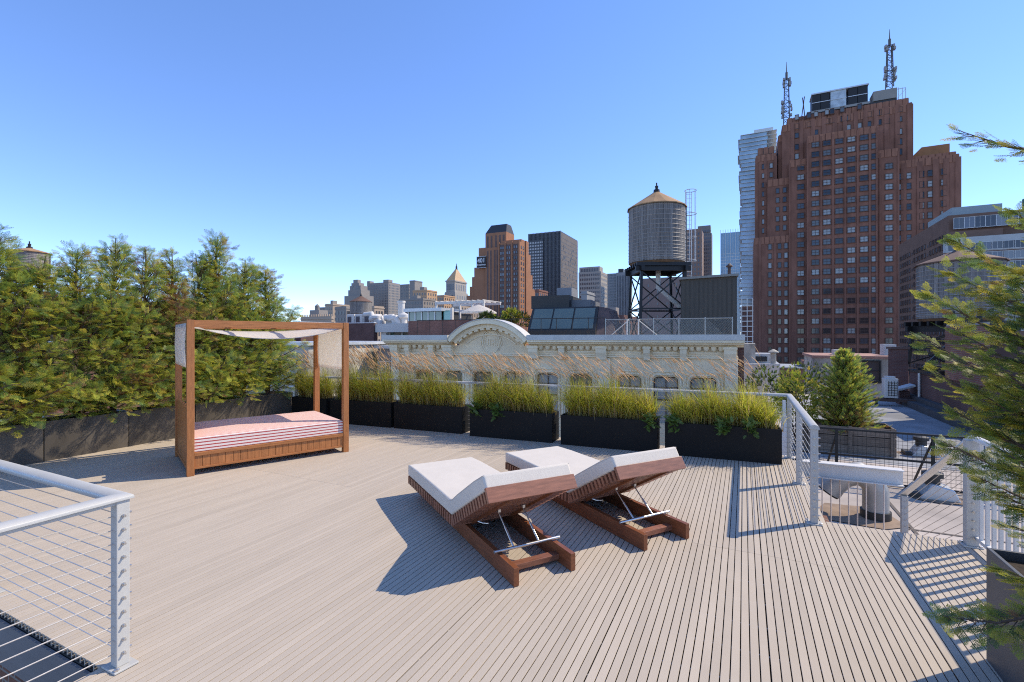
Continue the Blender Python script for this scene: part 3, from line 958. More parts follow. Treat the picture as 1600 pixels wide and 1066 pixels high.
# ================================================================== DAYBED
bed = thing("daybed", "canopied teak daybed with red striped mattress and white canvas", "daybed", (-4.344, 6.367, 0), R(40.2))
BL_, BD, BH, PW = 2.20, 1.50, 2.105, 0.088
for x in (0, BL_ - PW):
    for y in (0, BD - PW):
        MB().box(x, x + PW, y, y + PW, 0.0, BH).build("post", m_bedwood, bed, bevel=0.004)
        MB().lathe([(0.03, 0.0), (0.03, 0.02)], 10, (x + PW / 2, y + PW / 2, -0.004)).build("foot", m_dark, bed)
for y in (0.006, BD - PW + 0.02):
    MB().box(PW, BL_ - PW, y, y + 0.062, BH - 0.098, BH - 0.004).build("canopy_beam", m_bedwood_x, bed, bevel=0.003)
for x in (0.012, BL_ - PW + 0.012):
    MB().box(x, x + 0.06, PW, BD - PW, BH - 0.098, BH - 0.006).build("end_beam", m_bedwood, bed, bevel=0.003)
for x in (0.72, 1.42):
    MB().box(x, x + 0.05, 0.07, BD - 0.07, BH - 0.075, BH - 0.03).build("cross_bar", m_bedwood, bed, bevel=0.003)
# aprons of upright boards between two rails
def apron(x0, x1, y0, y1, face):
    horiz = abs(x1 - x0) > abs(y1 - y0)
    L = (x1 - x0) if horiz else (y1 - y0)
    def bx(a, b, t0, t1, z0, z1):
        if horiz: return MB().box(x0 + a, x0 + b, y0 + t0, y0 + t1, z0, z1)
        return MB().box(x0 + t0, x0 + t1, y0 + a, y0 + b, z0, z1)
    bx(0, L, -0.012, 0.05, 0.262, 0.31).build("apron_rail", m_bedwood_x, bed, bevel=0.004)
    bx(0, L, -0.006, 0.05, 0.085, 0.115).build("apron_rail", m_bedwood_x, bed, bevel=0.004)
    n = round(L / 0.094)
    for i in range(n):
        bx(i * L / n + 0.002, (i + 1) * L / n - 0.002, 0.006, 0.03, 0.115, 0.262).build("apron_board", m_bedwood, bed, bevel=0.002)
apron(PW, BL_ - PW, 0.016, 0.016, 0)
apron(PW, BL_ - PW, BD - 0.06, BD - 0.06, 0)
apron(BL_ - 0.06, BL_ - 0.06, PW, BD - PW, 1)
n = 14
for i in range(n):                               # headboard of upright boards
    y0, y1 = PW + i * (BD - 2 * PW) / n + 0.0015, PW + (i + 1) * (BD - 2 * PW) / n - 0.0015
    MB().box(0.022, 0.046, y0, y1, 0.10, 0.93 - 0.035 * (i % 2)).build("headboard_board", m_bedwood, bed, bevel=0.002)
MB().box(0.015, 0.06, PW, BD - PW, 0.06, 0.10).build("headboard_rail", m_bedwood, bed, bevel=0.003)
MB().box(0.05, BL_ - 0.07, 0.07, BD - 0.07, 0.25, 0.285).build("bed_base", m_bedwood_x, bed)
m_stripe = M_stripe("red_stripe", (0.80, 0.68, 0.60), (0.46, 0.07, 0.065), 0.043, 0.36)
mt = MB()
nx, ny = 22, 14
def soft_slab(mb, x0, x1, y0, y1, z0, z1, crown=0.02, m=0):
    vs = []; fs = []
    for j in range(ny + 1):
        for i in range(nx + 1):
            a, b = i / nx, j / ny
            c = crown * (1 - (2 * a - 1) ** 4) * (1 - (2 * b - 1) ** 4)
            vs.append((x0 + (x1 - x0) * a, y0 + (y1 - y0) * b, z1 + c))
    for j in range(ny):
        for i in range(nx):
            k = j * (nx + 1) + i
            fs.append((k, k + 1, k + nx + 2, k + nx + 1))
    rim = [i for i in range(nx + 1)] + [(j + 1) * (nx + 1) - 1 for j in range(1, ny + 1)] + [ny * (nx + 1) + i for i in range(nx - 1, -1, -1)] + [j * (nx + 1) for j in range(ny - 1, 0, -1)]
    o = len(vs)
    vs += [(vs[i][0], vs[i][1], z0) for i in rim]
    n_ = len(rim)
    fs += [(rim[i], o + i, o + (i + 1) % n_, rim[(i + 1) % n_])[::1] for i in range(n_)]
    fs.append(tuple(o + i for i in range(n_ - 1, -1, -1)))
    mb.add(vs, fs, m)
soft_slab(mt, 0.065, BL_ - 0.075, 0.035, BD - 0.045, 0.31, 0.508, 0.03)
mo = mt.build("mattress", m_stripe, bed, smooth=50, bevel=0.012, seg=3)
# canvas: a sagging top and a flap hanging at each end
def cloth(name, fn, nu, nv, th=0.004):
    vs = []; fs = []
    for j in range(nv + 1):
        for i in range(nu + 1):
            vs.append(fn(i / nu, j / nv))
    for j in range(nv):
        for i in range(nu):
            k = j * (nu + 1) + i
            fs.append((k, k + 1, k + nu + 2, k + nu + 1))
    mb = MB(); mb.add(vs, fs)
    o = mb.build(name, m_canvas, bed, smooth=80)
    so_ = o.modifiers.new("thick", 'SOLIDIFY'); so_.thickness = th
    return o
x0c, x1c = 0.03, BL_ - 0.035
def top_fn(a, b):
    x = x0c + (x1c - x0c) * a
    z = 2.03 - 0.185 * (1 - (2 * a - 1) ** 2) + 0.05 * max(0, 1 - a * 6) ** 2 - 0.008 * math.sin(b * 9) * math.sin(a * 3.1) + 0.13 * b * (1 - (2 * a - 1) ** 2)
    return (x, 0.085 + (BD - 0.17) * b, z)
cloth("canopy_cloth", top_fn, 28, 6)
cloth("left_flap", lambda a, b: (0.0 - 0.012 * math.sin(math.pi * b) + 0.003 * math.sin(a * 20), 0.07 + (BD - 0.14) * a, 2.06 - 0.60 * b), 14, 10)
cloth("right_flap", lambda a, b: (BL_ - 0.02 - 0.02 * math.sin(math.pi * b) + 0.003 * math.sin(a * 17 + 1), 0.095 + (BD - 0.19) * a, 2.025 - 0.70 * b), 14, 10)

# ================================================================== SUN LOUNGERS
def lounger(label):
    r = thing("sun_lounger", label, "sun lounger", (-0.542, 4.329, 0), math.atan2(-0.8834, 0.4686), "sun loungers")
    W = 0.82
    ang = R(30.3)
    ca, sa = math.cos(ang), math.sin(ang)
    for y in (0.13, 0.645):
        MB().box(-1.38, 0.942, y, y + 0.045, 0.004, 0.142).build("base_rail", m_ipe, r, bevel=0.003)
    for x in (-1.30, -0.3):
        MB().box(x, x + 0.04, 0.175, 0.645, 0.02, 0.10).build("cross_rail", m_ipe_y, r, bevel=0.003)
    MB().box(0.70, 0.775, 0.175, 0.645, 0.03, 0.075).build("cross_rail", m_ipe_y, r, bevel=0.003)
    sm = MB().box(-0.016, 0.016, 0, W, 0.0, 0.088).mesh("slat", m_ipe_y)
    ns = 24
    for i in range(ns):
        link("slat", sm, r, (-1.44 + i * (1.425 / (ns - 1)), 0, 0.150))
    for i in range(14):
        q = 0.045 + i * 0.0605
        link("slat", sm, r, (q * ca, 0, 0.155 + q * sa), (0, -ang, 0))
    # lengthwise bearers under the back
    for y in (0.20, 0.60):
        MB().bar((0.03 * ca, y, 0.150 + 0.03 * sa), (0.88 * ca, y, 0.150 + 0.88 * sa), 0.03, 0.03).build("back_bearer", m_ipe, r)
    e = 0.875
    hp = MB().box(0, 0.03, -0.005, W + 0.005, -0.012, 0.108).build("head_board", m_ipe_y, r, bevel=0.003)
    hp.location = (e * ca, 0, 0.155 + e * sa); hp.rotation_euler = (0, -ang, 0)
    # prop: steel bar across the rails and two gas struts
    MB().tube([(0.665, 0.10, 0.162), (0.665, 0.72, 0.162)], 0.0125, 12).build("prop_bar", m_steel, r, smooth=60)
    for y in (0.29, 0.53):
        a = Vector((0.64, y, 0.15)); b = Vector((0.40, y - 0.02, 0.155 + 0.40 * math.tan(ang) - 0.02))
        MB().tube([a, b], 0.006, 8).tube([a, a.lerp(b, 0.55)], 0.0095, 8).build("gas_strut", m_steel, r, smooth=60)
        MB().box(b.x - 0.02, b.x + 0.02, b.y - 0.012, b.y + 0.012, b.z, b.z + 0.025).build("strut_bracket", m_steel, r)
    MB().tube([(0.12, 0.2, 0.205), (0.14, 0.24, 0.19), (0.2, 0.27, 0.20)], 0.008, 6).build("hinge_lever", m_steel, r, smooth=60)
    # cushion bent at the hinge
    th = 0.125
    zb = 0.241
    bx0, bl_ = -1.465, 0.875
    B1 = (-0.03, zb); B2 = (-0.03 + bl_ * ca, zb + bl_ * sa)
    nx_, nz_ = -sa, ca
    T2 = (B2[0] + nx_ * th, B2[1] + nz_ * th)
    k_ = math.tan(ang / 2) * th
    T1 = (-0.03 - k_, zb + th)
    prof = [(bx0, zb), B1, B2, T2]
    for s_ in (0.75, 0.5, 0.25):
        prof.append((T1[0] + (T2[0] - T1[0]) * s_ - sa * 0.010, T1[1] + (T2[1] - T1[1]) * s_ + 0.010))
    prof += [(T1[0] + 0.03, T1[1] + 0.022), (T1[0] - 0.03, T1[1] + 0.006)]
    for s_ in (0.25, 0.5, 0.75):
        prof.append((T1[0] + (bx0 - T1[0]) * s_, T1[1] + 0.012))
    prof.append((bx0, zb + th))
    cu = MB().prism_y(prof, 0.0, W)
    cuo = cu.build("cushion", m_cushion, r, smooth=55, bevel=0.022, seg=4)
    for y in (0.004, W - 0.004):
        MB().tube([(p[0] + (0.012 if p[0] < -1.4 else 0), y, p[1] - 0.012) for p in prof[3:]], 0.005, 5).build("piping", m_piping, cuo, smooth=60)
    return r
l1 = lounger("near white cushioned slatted lounger, the left of the pair")
l2 = copy_tree(l1)
l2["label"] = "far white cushioned slatted lounger, the right of the pair"
l2.location = Vector(l1.location) + Vector((0.8834, 0.4686, 0)) * 1.286

# ================================================================== BUILDINGS: helpers
WCACHE = {}
def win_mesh(w_, h_, fr, gl, bar=0.08, dep=0.14, mx=0, mz=0):
    """window unit facing -y, sill at z=0, centred on x: raised frame, recessed pane, glazing bars"""
    key = (round(w_, 2), round(h_, 2), fr.name, gl.name, bar, dep, mx, mz)
    if key not in WCACHE:
        mb = MB()
        a = w_ / 2
        mb.box(-a, a, -0.03, 0.02, bar, h_ - bar, 1)
        mb.box(-a, -a + bar, -dep, 0, 0, h_).box(a - bar, a, -dep, 0, 0, h_)
        mb.box(-a + bar, a - bar, -dep, 0, h_ - bar, h_).box(-a - bar * .6, a + bar * .6, -dep * 1.5, 0, -bar, bar * .6)
        for i in range(mx):
            x = -a + w_ * (i + 1) / (mx + 1)
            mb.box(x - bar * .35, x + bar * .35, -dep * .6, -0.02, bar, h_ - bar)
        for i in range(mz):
            z = h_ * (i + 1) / (mz + 1)
            mb.box(-a + bar, a - bar, -dep * .55, -0.02, z - bar * .35, z + bar * .35)
        WCACHE[key] = mb.mesh("window", [fr, gl])
    return WCACHE[key]
class Bd:
    """building set to the street grid; reference corner = the one nearest the lens between the two faces in view"""
    def __init__(s, name, label, D, pc, cat="building", group=None, ang=None, base=GZ):
        s.P = Vector(((pc - CX) / F * D, D, 0)); s.base = base
        a = GA if ang is None else ang
        s.dx = Vector((math.cos(a), math.sin(a), 0)); s.dy = Vector((-math.sin(a), math.cos(a), 0))
        s.o = thing(name, label, cat, (s.P.x, s.P.y, base), a, group)
    def x(s, px, y=0.0): return along(s.P + s.dy * y, s.dx, px)
    def y(s, px, x=0.0): return along(s.P + s.dx * x, s.dy, px)
    def z(s, py, x=0.0, y=0.0):
        q = s.P + s.dx * x + s.dy * y
        return H + (HY - py) / F * q.y - s.base
    def box(s, x0, x1, y0, y1, z0, z1, mat, name="wall", parent=None, bevel=0):
        return MB().box(min(x0, x1), max(x0, x1), y0, y1, z0, z1).build(name, mat, parent or s.o, bevel=bevel)
    def win(s, cells, w_, h_, fr, gl, face='f', off=0.0, name="window", **k):
        me = win_mesh(w_, h_, fr, gl, **k)
        for a, z in cells:
            if face == 'f': link(name, me, s.o, (a, off, z))
            elif face == 'r': link(name, me, s.o, (off, a, z), (0, 0, R(90)))
            else: link(name, me, s.o, (off, a, z), (0, 0, R(-90)))
    def rows(s, cells, w_, h_, mat, face='f', off=0.0, dep=0.12, name="window_rows"):
        """windows too small to pick apart, joined into one part"""
        mb = MB()
        for a, z in cells:
            if face == 'f': mb.box(a - w_ / 2, a + w_ / 2, off - dep, off + .05, z, z + h_)
            else:
                sg = 1 if face == 'r' else -1
                x0, x1 = sorted((off - sg * .05, off + sg * dep))
                mb.box(x0, x1, a - w_ / 2, a + w_ / 2, z, z + h_)
        o = mb.build(name, mat, s.o)
        o["kind"] = "stuff"
        return o
def frange(a, b, n): return [a + (b - a) * (i + .5) / n for i in range(n)]
def grid(xs, zs, keep=1.0, seed=1):
    rg = random.Random(seed)
    return [(x, z) for x in xs for z in zs if rg.random() < keep]

m_cream = M("cream_iron", (0.88, 0.70, 0.45), 0.6, var=0.07, scale=2, var2=0.10, scale2=0.6, spec=0.3)
m_creamt = M("cream_iron_trim", (0.90, 0.75, 0.51), 0.55, var=0.07, scale=4, var2=0.07, spec=0.3)
m_zinc = M("cornice_cap", (0.58, 0.55, 0.49), 0.5, var=0.08, scale=2, metal=0.1)
m_frame_dk = M("dark_frame", (0.035, 0.033, 0.03), 0.5)
m_frame_br = M("brown_frame", (0.10, 0.055, 0.04), 0.6)
m_frame_w = M("white_frame", (0.6, 0.6, 0.58), 0.5)
g_near = M_glass("near_pane", (0.06, 0.07, 0.06), (0.42, 0.41, 0.36), 0.35, 0.05)
g_tower = M_glass("tower_pane", (0.022, 0.026, 0.032), (0.32, 0.33, 0.32), 0.28, 0.12)
g_far = M_glass("far_pane", (0.05, 0.055, 0.065), (0.2, 0.21, 0.22), 0.25, 0.12)
m_winfar = M("far_window_rows", (0.07, 0.075, 0.085), 0.2, var=0.5, scale=0.12, spec=0.6)
m_gl_sky = M("skylight_glass", (0.13, 0.165, 0.145), 0.2, var=0.12, scale=0.5, spec=0.5)
m_gl_pent = M("penthouse_glass", (0.10, 0.15, 0.125), 0.08, var=0.3, scale=0.6, spec=0.8)
m_gl_teal = M("teal_glass", (0.12, 0.36, 0.32), 0.1, var=0.2, scale=0.6, spec=0.8)
m_iron = M("black_iron", (0.012, 0.012, 0.013), 0.5, var=0.2)
m_white = M("white_stucco", (0.62, 0.58, 0.52), 0.7, var=0.05, scale=1.5)
m_alu = M("roof_metal", (0.55, 0.55, 0.54), 0.4, metal=0.4, var=0.12, scale=3)
m_tankwood = M("tank_staves", (0.20, 0.18, 0.16), 0.85, var=0.4, scale=2.0, stretch=(6, 6, 0.5), rnd=0.22)
m_hoop = M("tank_hoop", (0.36, 0.33, 0.30), 0.6, metal=0.2, var=0.2)
m_cone = M("tank_roof", (0.36, 0.21, 0.10), 0.8, var=0.2, scale=1.2, var2=0.15)
m_cone2 = M("tank_roof_old", (0.15, 0.085, 0.06), 0.85, var=0.25, scale=1.2)
m_shed = M("shed_cladding", (0.085, 0.072, 0.056), 0.7, var=0.12, scale=1.5, stretch=(4, 4, .4))
m_copper = M("copper_seams", (0.11, 0.07, 0.06), 0.6, var=0.3, scale=1.6)
m_brick_r = M_brick("red_brick", (0.26, 0.105, 0.07), (0.20, 0.08, 0.055), (0.24, 0.18, 0.15))
m_brick_d = M_brick("dark_red_brick", (0.15, 0.075, 0.06), (0.12, 0.06, 0.05), (0.15, 0.11, 0.10))
m_brick_t = M("tower_brick", (0.235, 0.112, 0.078), 0.85, var=0.16, scale=0.12, stretch=(3, 3, 1), var2=0.16, scale2=0.03, spec=0.15)
m_brick_tl = M("tower_brick_light", (0.29, 0.138, 0.09), 0.85, var=0.22, scale=0.25, stretch=(4, 4, .6), spec=0.15)
m_brick_b = M("brown_brick", (0.19, 0.115, 0.085), 0.85, var=0.12, scale=0.3, spec=0.15)

# ================================================================== CREAM CAST-IRON FRONT ACROSS THE STREET
FL_ = 18.8
fo = Vector((-7.2, 28.6, 0)); FA = math.atan2(-0.351, 0.936)
cb = thing("cast_iron_building", "cream cast iron building with arched pediment across the street", "building", (fo.x, fo.y, GZ), FA)
dz = -GZ
def fb(): return MB(dz)
fb().box(0, FL_, 0.45, 13.5, GZ, 1.15).build("wall", m_cream, cb)
fb().box(0.15, FL_ - 0.15, 1.0, 13.3, 1.15, 1.20).build("roof", M("tar_roof", (0.12, 0.115, 0.11), 0.9, var=0.2, scale=1), cb)
swin = [1.46, 3.16, 4.89, 7.34, 9.17, 11.05, 12.9, 14.75, 16.65]
xw = sorted(FL_ - s_ for s_ in swin)
WW, WT, WB = 1.16, -0.05, -2.35
def round_top(x0, x1, z0, z1, r, n=6):           # window outline with rounded upper corners, clockwise from lower left
    p = [(x0, z0)]
    for i in range(n + 1):
        a = math.pi - math.pi / 2 * i / n
        p.append((x0 + r + r * math.cos(a), z1 - r + r * math.sin(a)))
    for i in range(n + 1):
        a = math.pi / 2 - math.pi / 2 * i / n
        p.append((x1 - r + r * math.cos(a), z1 - r + r * math.sin(a)))
    p.append((x1, z0))
    return p
def glaze(x, z0, z1, i):
    wo = fb().box(x - WW / 2 - .02, x + WW / 2 + .02, 0.36, 0.40, z0, z1 + .02).build("window", g_near, cb)
    b = fb()
    b.box(x - WW / 2, x - WW / 2 + .06, 0.27, 0.36, z0, z1).box(x + WW / 2 - .06, x + WW / 2, 0.27, 0.36, z0, z1)
    b.box(x - WW / 2 + .06, x + WW / 2 - .06, 0.27, 0.36, z1 - .07, z1 - .002).box(x - .02, x + .02, 0.30, 0.36, z0, z1 - .07)
    b.box(x - WW / 2 + .06, x + WW / 2 - .06, 0.26, 0.36, z0 + (z1 - z0) * .5 - .03, z0 + (z1 - z0) * .5 + .03)
    b.box(x - WW / 2 + .06, x + WW / 2 - .06, 0.31, 0.36, z0 + (z1 - z0) * .76, z0 + (z1 - z0) * .76 + .025)
    b.build("sash", m_frame_br if i % 3 else m_frame_dk, wo)
for st_ in range(5):                             # storeys, the top one in view
    zo = -4.2 * st_
    edges = [0.0] + [(a + b) / 2 for a, b in zip(xw, xw[1:])] + [FL_]
    for i, x in enumerate(xw):
        x0, x1 = edges[i], edges[i + 1]
        zt, zb = 0.86 + zo, (-3.34 + zo)
        op = round_top(x - WW / 2, x + WW / 2, WB + zo, WT + zo, 0.24)
        # wall panel with a true opening: two jambs, a sill panel and the head piece round the corners
        b = fb()
        b.box(x0, x - WW / 2, 0.12, 0.45, zb, zt).box(x + WW / 2, x1, 0.12, 0.45, zb, zt).box(x - WW / 2, x + WW / 2, 0.12, 0.45, zb, WB + zo)
        hd = [p for p in op[1:-1]]
        b.prism_y([(x - WW / 2, zt)] + [(hd[0][0], hd[0][1])] + hd[1:] + [(x + WW / 2, zt)], 0.12, 0.45)
        b.build("wall_panel", m_cream, cb)
        glaze(x, WB + zo, WT + zo, i)
        if st_ == 0:
            ring = [Vector((p[0], 0.09, p[1])) for p in round_top(x - WW / 2 - .10, x + WW / 2 + .10, WB, WT + .10, 0.32)]
            fb().tube(ring, 0.055, 6).build("window_moulding", m_creamt, cb, smooth=50)
            ring = [Vector((p[0], 0.11, p[1])) for p in round_top(x - WW / 2 - .24, x + WW / 2 + .24, -0.62, WT + .24, 0.42)]
            fb().tube(ring, 0.04, 6).build("window_moulding", m_creamt, cb, smooth=50)
    for i, x in enumerate(edges):                # engaged columns between the windows
        if i in (0, len(edges) - 1): continue
        wide = abs(x - (FL_ - 6.25)) < 0.5
        c = fb()
        if wide:
            c.box(x - .30, x + .30, -0.03, 0.12, -3.3 + zo, 0.80 + zo)
            c.box(x - .36, x + .36, -0.08, 0.12, -0.62 + zo, -0.50 + zo)
        else:
            c.lathe([(.13, -3.2 + zo), (.12, -.85 + zo), (.15, -.82 + zo), (.15, -.78 + zo), (.12, -.75 + zo), (.19, -.56 + zo), (.19, -.50 + zo)], 12, (x, 0.10, 0))
        c.build("column", m_creamt, cb, smooth=40)
fb().box(-0.02, 0.52, -0.06, 0.12, -3.3, 0.85).build("corner_pier", m_creamt, cb)
fb().box(FL_ - 0.52, FL_ + 0.02, -0.06, 0.12, -3.3, 0.85).build("corner_pier", m_creamt, cb)
# entablature
AX, AH, AR = FL_ - 12.39, 2.34, 1.08             # pediment centre, half chord, rise
for x0, x1, nm in ((-0.25, AX - AH, "cornice"), (AX + AH, FL_ + 0.25, "cornice")):
    prof = [(-0.62, 1.62), (-0.62, 1.86), (-0.55, 1.93), (0.5, 1.95), (0.5, 1.40), (-0.12, 1.40), (-0.22, 1.46), (-0.42, 1.52), (-0.46, 1.60)]
    fb().prism_x(prof, x0, x1).build(nm, m_creamt, cb)
    fb().box(x0 - .01, x1 + .01, -0.66, 0.45, 1.95, 1.99).box(x0 - .01, x1 + .01, -0.66, -0.625, 1.72, 1.95).build("cornice_cap", m_zinc, cb)
fb().box(0, FL_, 0.06, 0.45, 0.86, 1.40).build("frieze", m_cream, cb)
fb().box(-0.03, FL_ + 0.03, -0.04, 0.06, 0.86, 0.93).box(-0.02, FL_ + 0.02, -0.01, 0.06, 0.95, 1.0).build("string_course", m_creamt, cb)
consoles = [FL_ - s_ for s_ in (0.33, 2.35, 4.03, 6.25, 8.3, 9.85, 14.95, 16.0, 17.6, 18.5)]
for i, x in enumerate(consoles):
    ww = 0.26 if i in (0, 3, 5, 6, 9) else 0.15
    prof = [(-0.05, 0.70), (-0.16, 0.74), (-0.20, 0.90), (-0.30, 1.10), (-0.34, 1.42), (0.05, 1.42), (0.05, 0.70)]
    fb().prism_x(prof, x - ww, x + ww).build("console", m_creamt, cb)
    fb().prism_x([(-0.36, 1.30), (-0.36, 1.40), (0.0, 1.40), (0.0, 1.30)], x - ww - .04, x + ww + .04).build("console_cap", m_creamt, cb)
cs = sorted(consoles)
ball = fb().lathe([(0.001, 1.18), (.075, 1.20), (.12, 1.27), (.13, 1.34), (.13, 1.41)], 10).mesh("modillion", m_creamt, 60)
for a, b in zip(cs, cs[1:]):
    if b - a < 0.7 or (a > AX - AH - .6 and b < AX + AH + .6 and b - a > 3): continue
    n = max(2, round((b - a - .4) / 0.36))
    for j in range(n):
        link("modillion", ball, cb, (a + .2 + (b - a - .4) * (j + .5) / n, -0.05, 0))
    fb().box(a + .26, b - .26, 0.02, 0.06, 1.05, 1.10).box(a + .26, b - .26, -0.02, 0.06, 1.10, 1.15).build("frieze_panel", m_creamt, cb)
# segmental pediment
RR = (AH * AH + AR * AR) / (2 * AR)
zc = 1.72 + AR - RR
ha = math.asin(AH / RR)
def arc(r, n=28, k=1.0): return [(AX + r * math.sin(-ha * k + 2 * ha * k * i / n), zc + r * math.cos(-ha * k + 2 * ha * k * i / n)) for i in range(n + 1)]
def ring_y(r0, r1, y0, y1, name, mat, k=1.0):
    a, b = arc(r0, k=k), arc(r1, k=k)
    n = len(a)
    vs = [(p[0], y0, p[1]) for p in a] + [(p[0], y0, p[1]) for p in b] + [(p[0], y1, p[1]) for p in a] + [(p[0], y1, p[1]) for p in b]
    fs = []
    for i in range(n - 1):
        fs += [(i, i + 1, n + i + 1, n + i), (2 * n + i, 3 * n + i, 3 * n + i + 1, 2 * n + i + 1), (i, 2 * n + i, 2 * n + i + 1, i + 1), (n + i, n + i + 1, 3 * n + i + 1, 3 * n + i)]
    fs += [(0, n, 3 * n, 2 * n), (n - 1, 3 * n - 1, 4 * n - 1, 2 * n - 1)]
    mb = fb(); mb.add(vs, fs)
    return mb.build(name, mat, cb, smooth=35)
ring_y(RR - .20, RR + .04, -0.62, 0.45, "pediment_arch", m_creamt)
ring_y(RR - .42, RR - .201, -0.36, 0.45, "pediment_arch", m_creamt, 0.97)
ring_y(RR + .041, RR + .075, -0.66, 0.45, "cornice_cap", m_zinc)
ty = arc(RR - .40, 24, 0.94)
fb().prism_y([(ty[0][0], 0.9)] + [(ty[-1][0], 0.9)] + ty[::-1], 0.08, 0.44).build("tympanum", m_cream, cb)
ring_y(RR - .80, RR - .74, 0.02, 0.08, "tympanum_moulding", m_creamt, 0.80)
cof = fb().box(-.11, .11, -0.33, -0.05, -.05 - dz, .05 - dz).mesh("coffer", m_creamt)
for i in range(11):
    a = -ha * .82 + 1.64 * ha * i / 10
    r_ = RR - .47
    link("modillion", cof, cb, (AX + r_ * math.sin(a), 0, zc + r_ * math.cos(a) + dz), (0, a, 0))
mx_, mz_ = AX + .02, 1.60
fb().tube([(mx_ + .50 * math.cos(t), 0.06, mz_ + .62 * math.sin(t)) for t in np.linspace(0, 2 * math.pi, 28, endpoint=False)], 0.045, 6, close=True).build("medallion", m_creamt, cb, smooth=60)
fb().tube([(mx_ + .38 * math.cos(t), 0.07, mz_ + .48 * math.sin(t)) for t in np.linspace(0, 2 * math.pi, 24, endpoint=False)], 0.025, 6, close=True).build("medallion", m_creamt, cb, smooth=60)
mono = fb()
for x_ in (-.2, -.08, .08, .2): mono.box(mx_ + x_ - .022, mx_ + x_ + .022, 0.03, 0.08, mz_ - .22, mz_ + .16)
mono.box(mx_ - .2, mx_ - .08, 0.03, 0.08, mz_ - .22, mz_ - .18).box(mx_ + .08, mx_ + .2, 0.03, 0.08, mz_ + .12, mz_ + .16).box(mx_ + .08, mx_ + .2, 0.03, 0.08, mz_ - .04, mz_)
mono.build("monogram", m_creamt, cb)
for x_ in (-.42, 0.42):
    fb().tube([(mx_ + x_, 0.05, mz_ - .5), (mx_ + x_ * 1.5, 0.05, mz_ - .1), (mx_ + x_ * 1.25, 0.05, mz_ + .4), (mx_ + x_ * .6, 0.05, mz_ + .66)], 0.03, 6).build("scroll", m_creamt, cb, smooth=60)
# brick flank wall on the right
fb().box(FL_, FL_ + 0.3, 0.3, 13.5, GZ, 1.55).build("flank_wall", m_brick_d, cb)

# ---- things on that roof (local frame of the front: x right, y back)
def fpos(x, y, z=1.2): return Vector((fo.x + x * 0.936 + y * 0.351, fo.y - x * 0.351 + y * 0.936, z))
def fx_at(px, yoff): # local x on the line parallel to the front, yoff behind it
    P = fpos(0, yoff); d = Vector((0.936, -0.351, 0)); return along(P, d, px)
def fz(py, x, yoff): return H + (HY - py) / F * fpos(x, yoff).y
# skylight studio
yo = 4.0
xa, xb = fx_at(824, yo), fx_at(930, yo)
z0, z1 = fz(518, xa, yo), fz(477, xb, yo)
sk = thing("skylight_studio", "dark rooftop studio with slanted teal skylight and copper flank", "building", fpos(0, 0, 0), FA)
MB().prism_x([(yo, z0 - .6), (yo, z0 + .06), (yo + 1.1, z1), (yo + 5.5, z1), (yo + 5.5, z0 - .6)], xa, xb).build("wall", m_frame_dk, sk)
n = 3
for i in range(n):
    a, b = xa + .12 + (xb - xa - .24) * i / n + .05, xa + .12 + (xb - xa - .24) * (i + 1) / n - .05
    sl_ = (1.1) / (z1 - z0 - .06)
    y_lo, y_hi = yo + .10 * sl_, yo + (z1 - z0 - .16) * sl_
    MB().hexa([(a, y_lo - .03, z0 + .16), (b, y_lo - .03, z0 + .16), (b, y_lo + .02, z0 + .16), (a, y_lo + .02, z0 + .16), (a, y_hi - .03, z1 - .10), (b, y_hi - .03, z1 - .10), (b, y_hi + .02, z1 - .10), (a, y_hi + .02, z1 - .10)]).build("skylight_pane", m_gl_sky, sk)
xc = fx_at(953, yo + 1.5)
MB().hexa([(xb + .01, yo + .05, z0 - .6), (xc + .6, yo + .6, z0 - .6), (xc + .6, yo + 5.3, z0 - .6), (xb + .01, yo + 5.3, z0 - .6), (xb + .01, yo + 1.12, z1 - .02), (xc - .1, yo + 1.4, z1 - .1), (xc - .1, yo + 5.3, z1 - .1), (xb + .01, yo + 5.3, z1 - .02)]).build("copper_flank", m_copper, sk)
yb = yo + 2.2
xd, xe = fx_at(830, yb), fx_at(889, yb)
MB().box(xd, xe, yb, yb + 4, z1, fz(461, xe, yb)).build("roof_box", m_frame_dk, sk)
MB().box(xe + .02, fx_at(922, yb + .5), yb + .6, yb + 4, z1, fz(468, xe, yb)).build("roof_box", M("grey_box", (.16, .16, .165), .6), sk)
MB().box(fx_at(870, yb + 2), fx_at(893, yb + 2), yb + 2, yb + 4, z1, fz(449, xe, yb + 2)).build("roof_box", M("grey_box2", (.22, .22, .23), .6), sk)
# black pipe railing on the roof edge
br = thing("roof_railing", "thin black pipe railing along the cream building's roof edge", "railing", fpos(0, 0, 0), FA)
yr = 1.3
xs0, xs1 = fx_at(652, yr), fx_at(945, yr)
zt_ = fz(499, (xs0 + xs1) / 2, yr)
for zz in (zt_,):
    MB().tube([(xs0, yr, zz), (xs1, yr, zz)], 0.022, 6).build("rail", m_iron, br)
MB().tube([(xs0, yr, 1.55), (xs1, yr, 1.55)], 0.018, 6).build("rail", m_iron, br)
for i in range(14):
    x = xs0 + (xs1 - xs0) * i / 13
    MB().tube([(x, yr, 1.2), (x, yr, zt_)], 0.02, 6).build("post", m_iron, br)
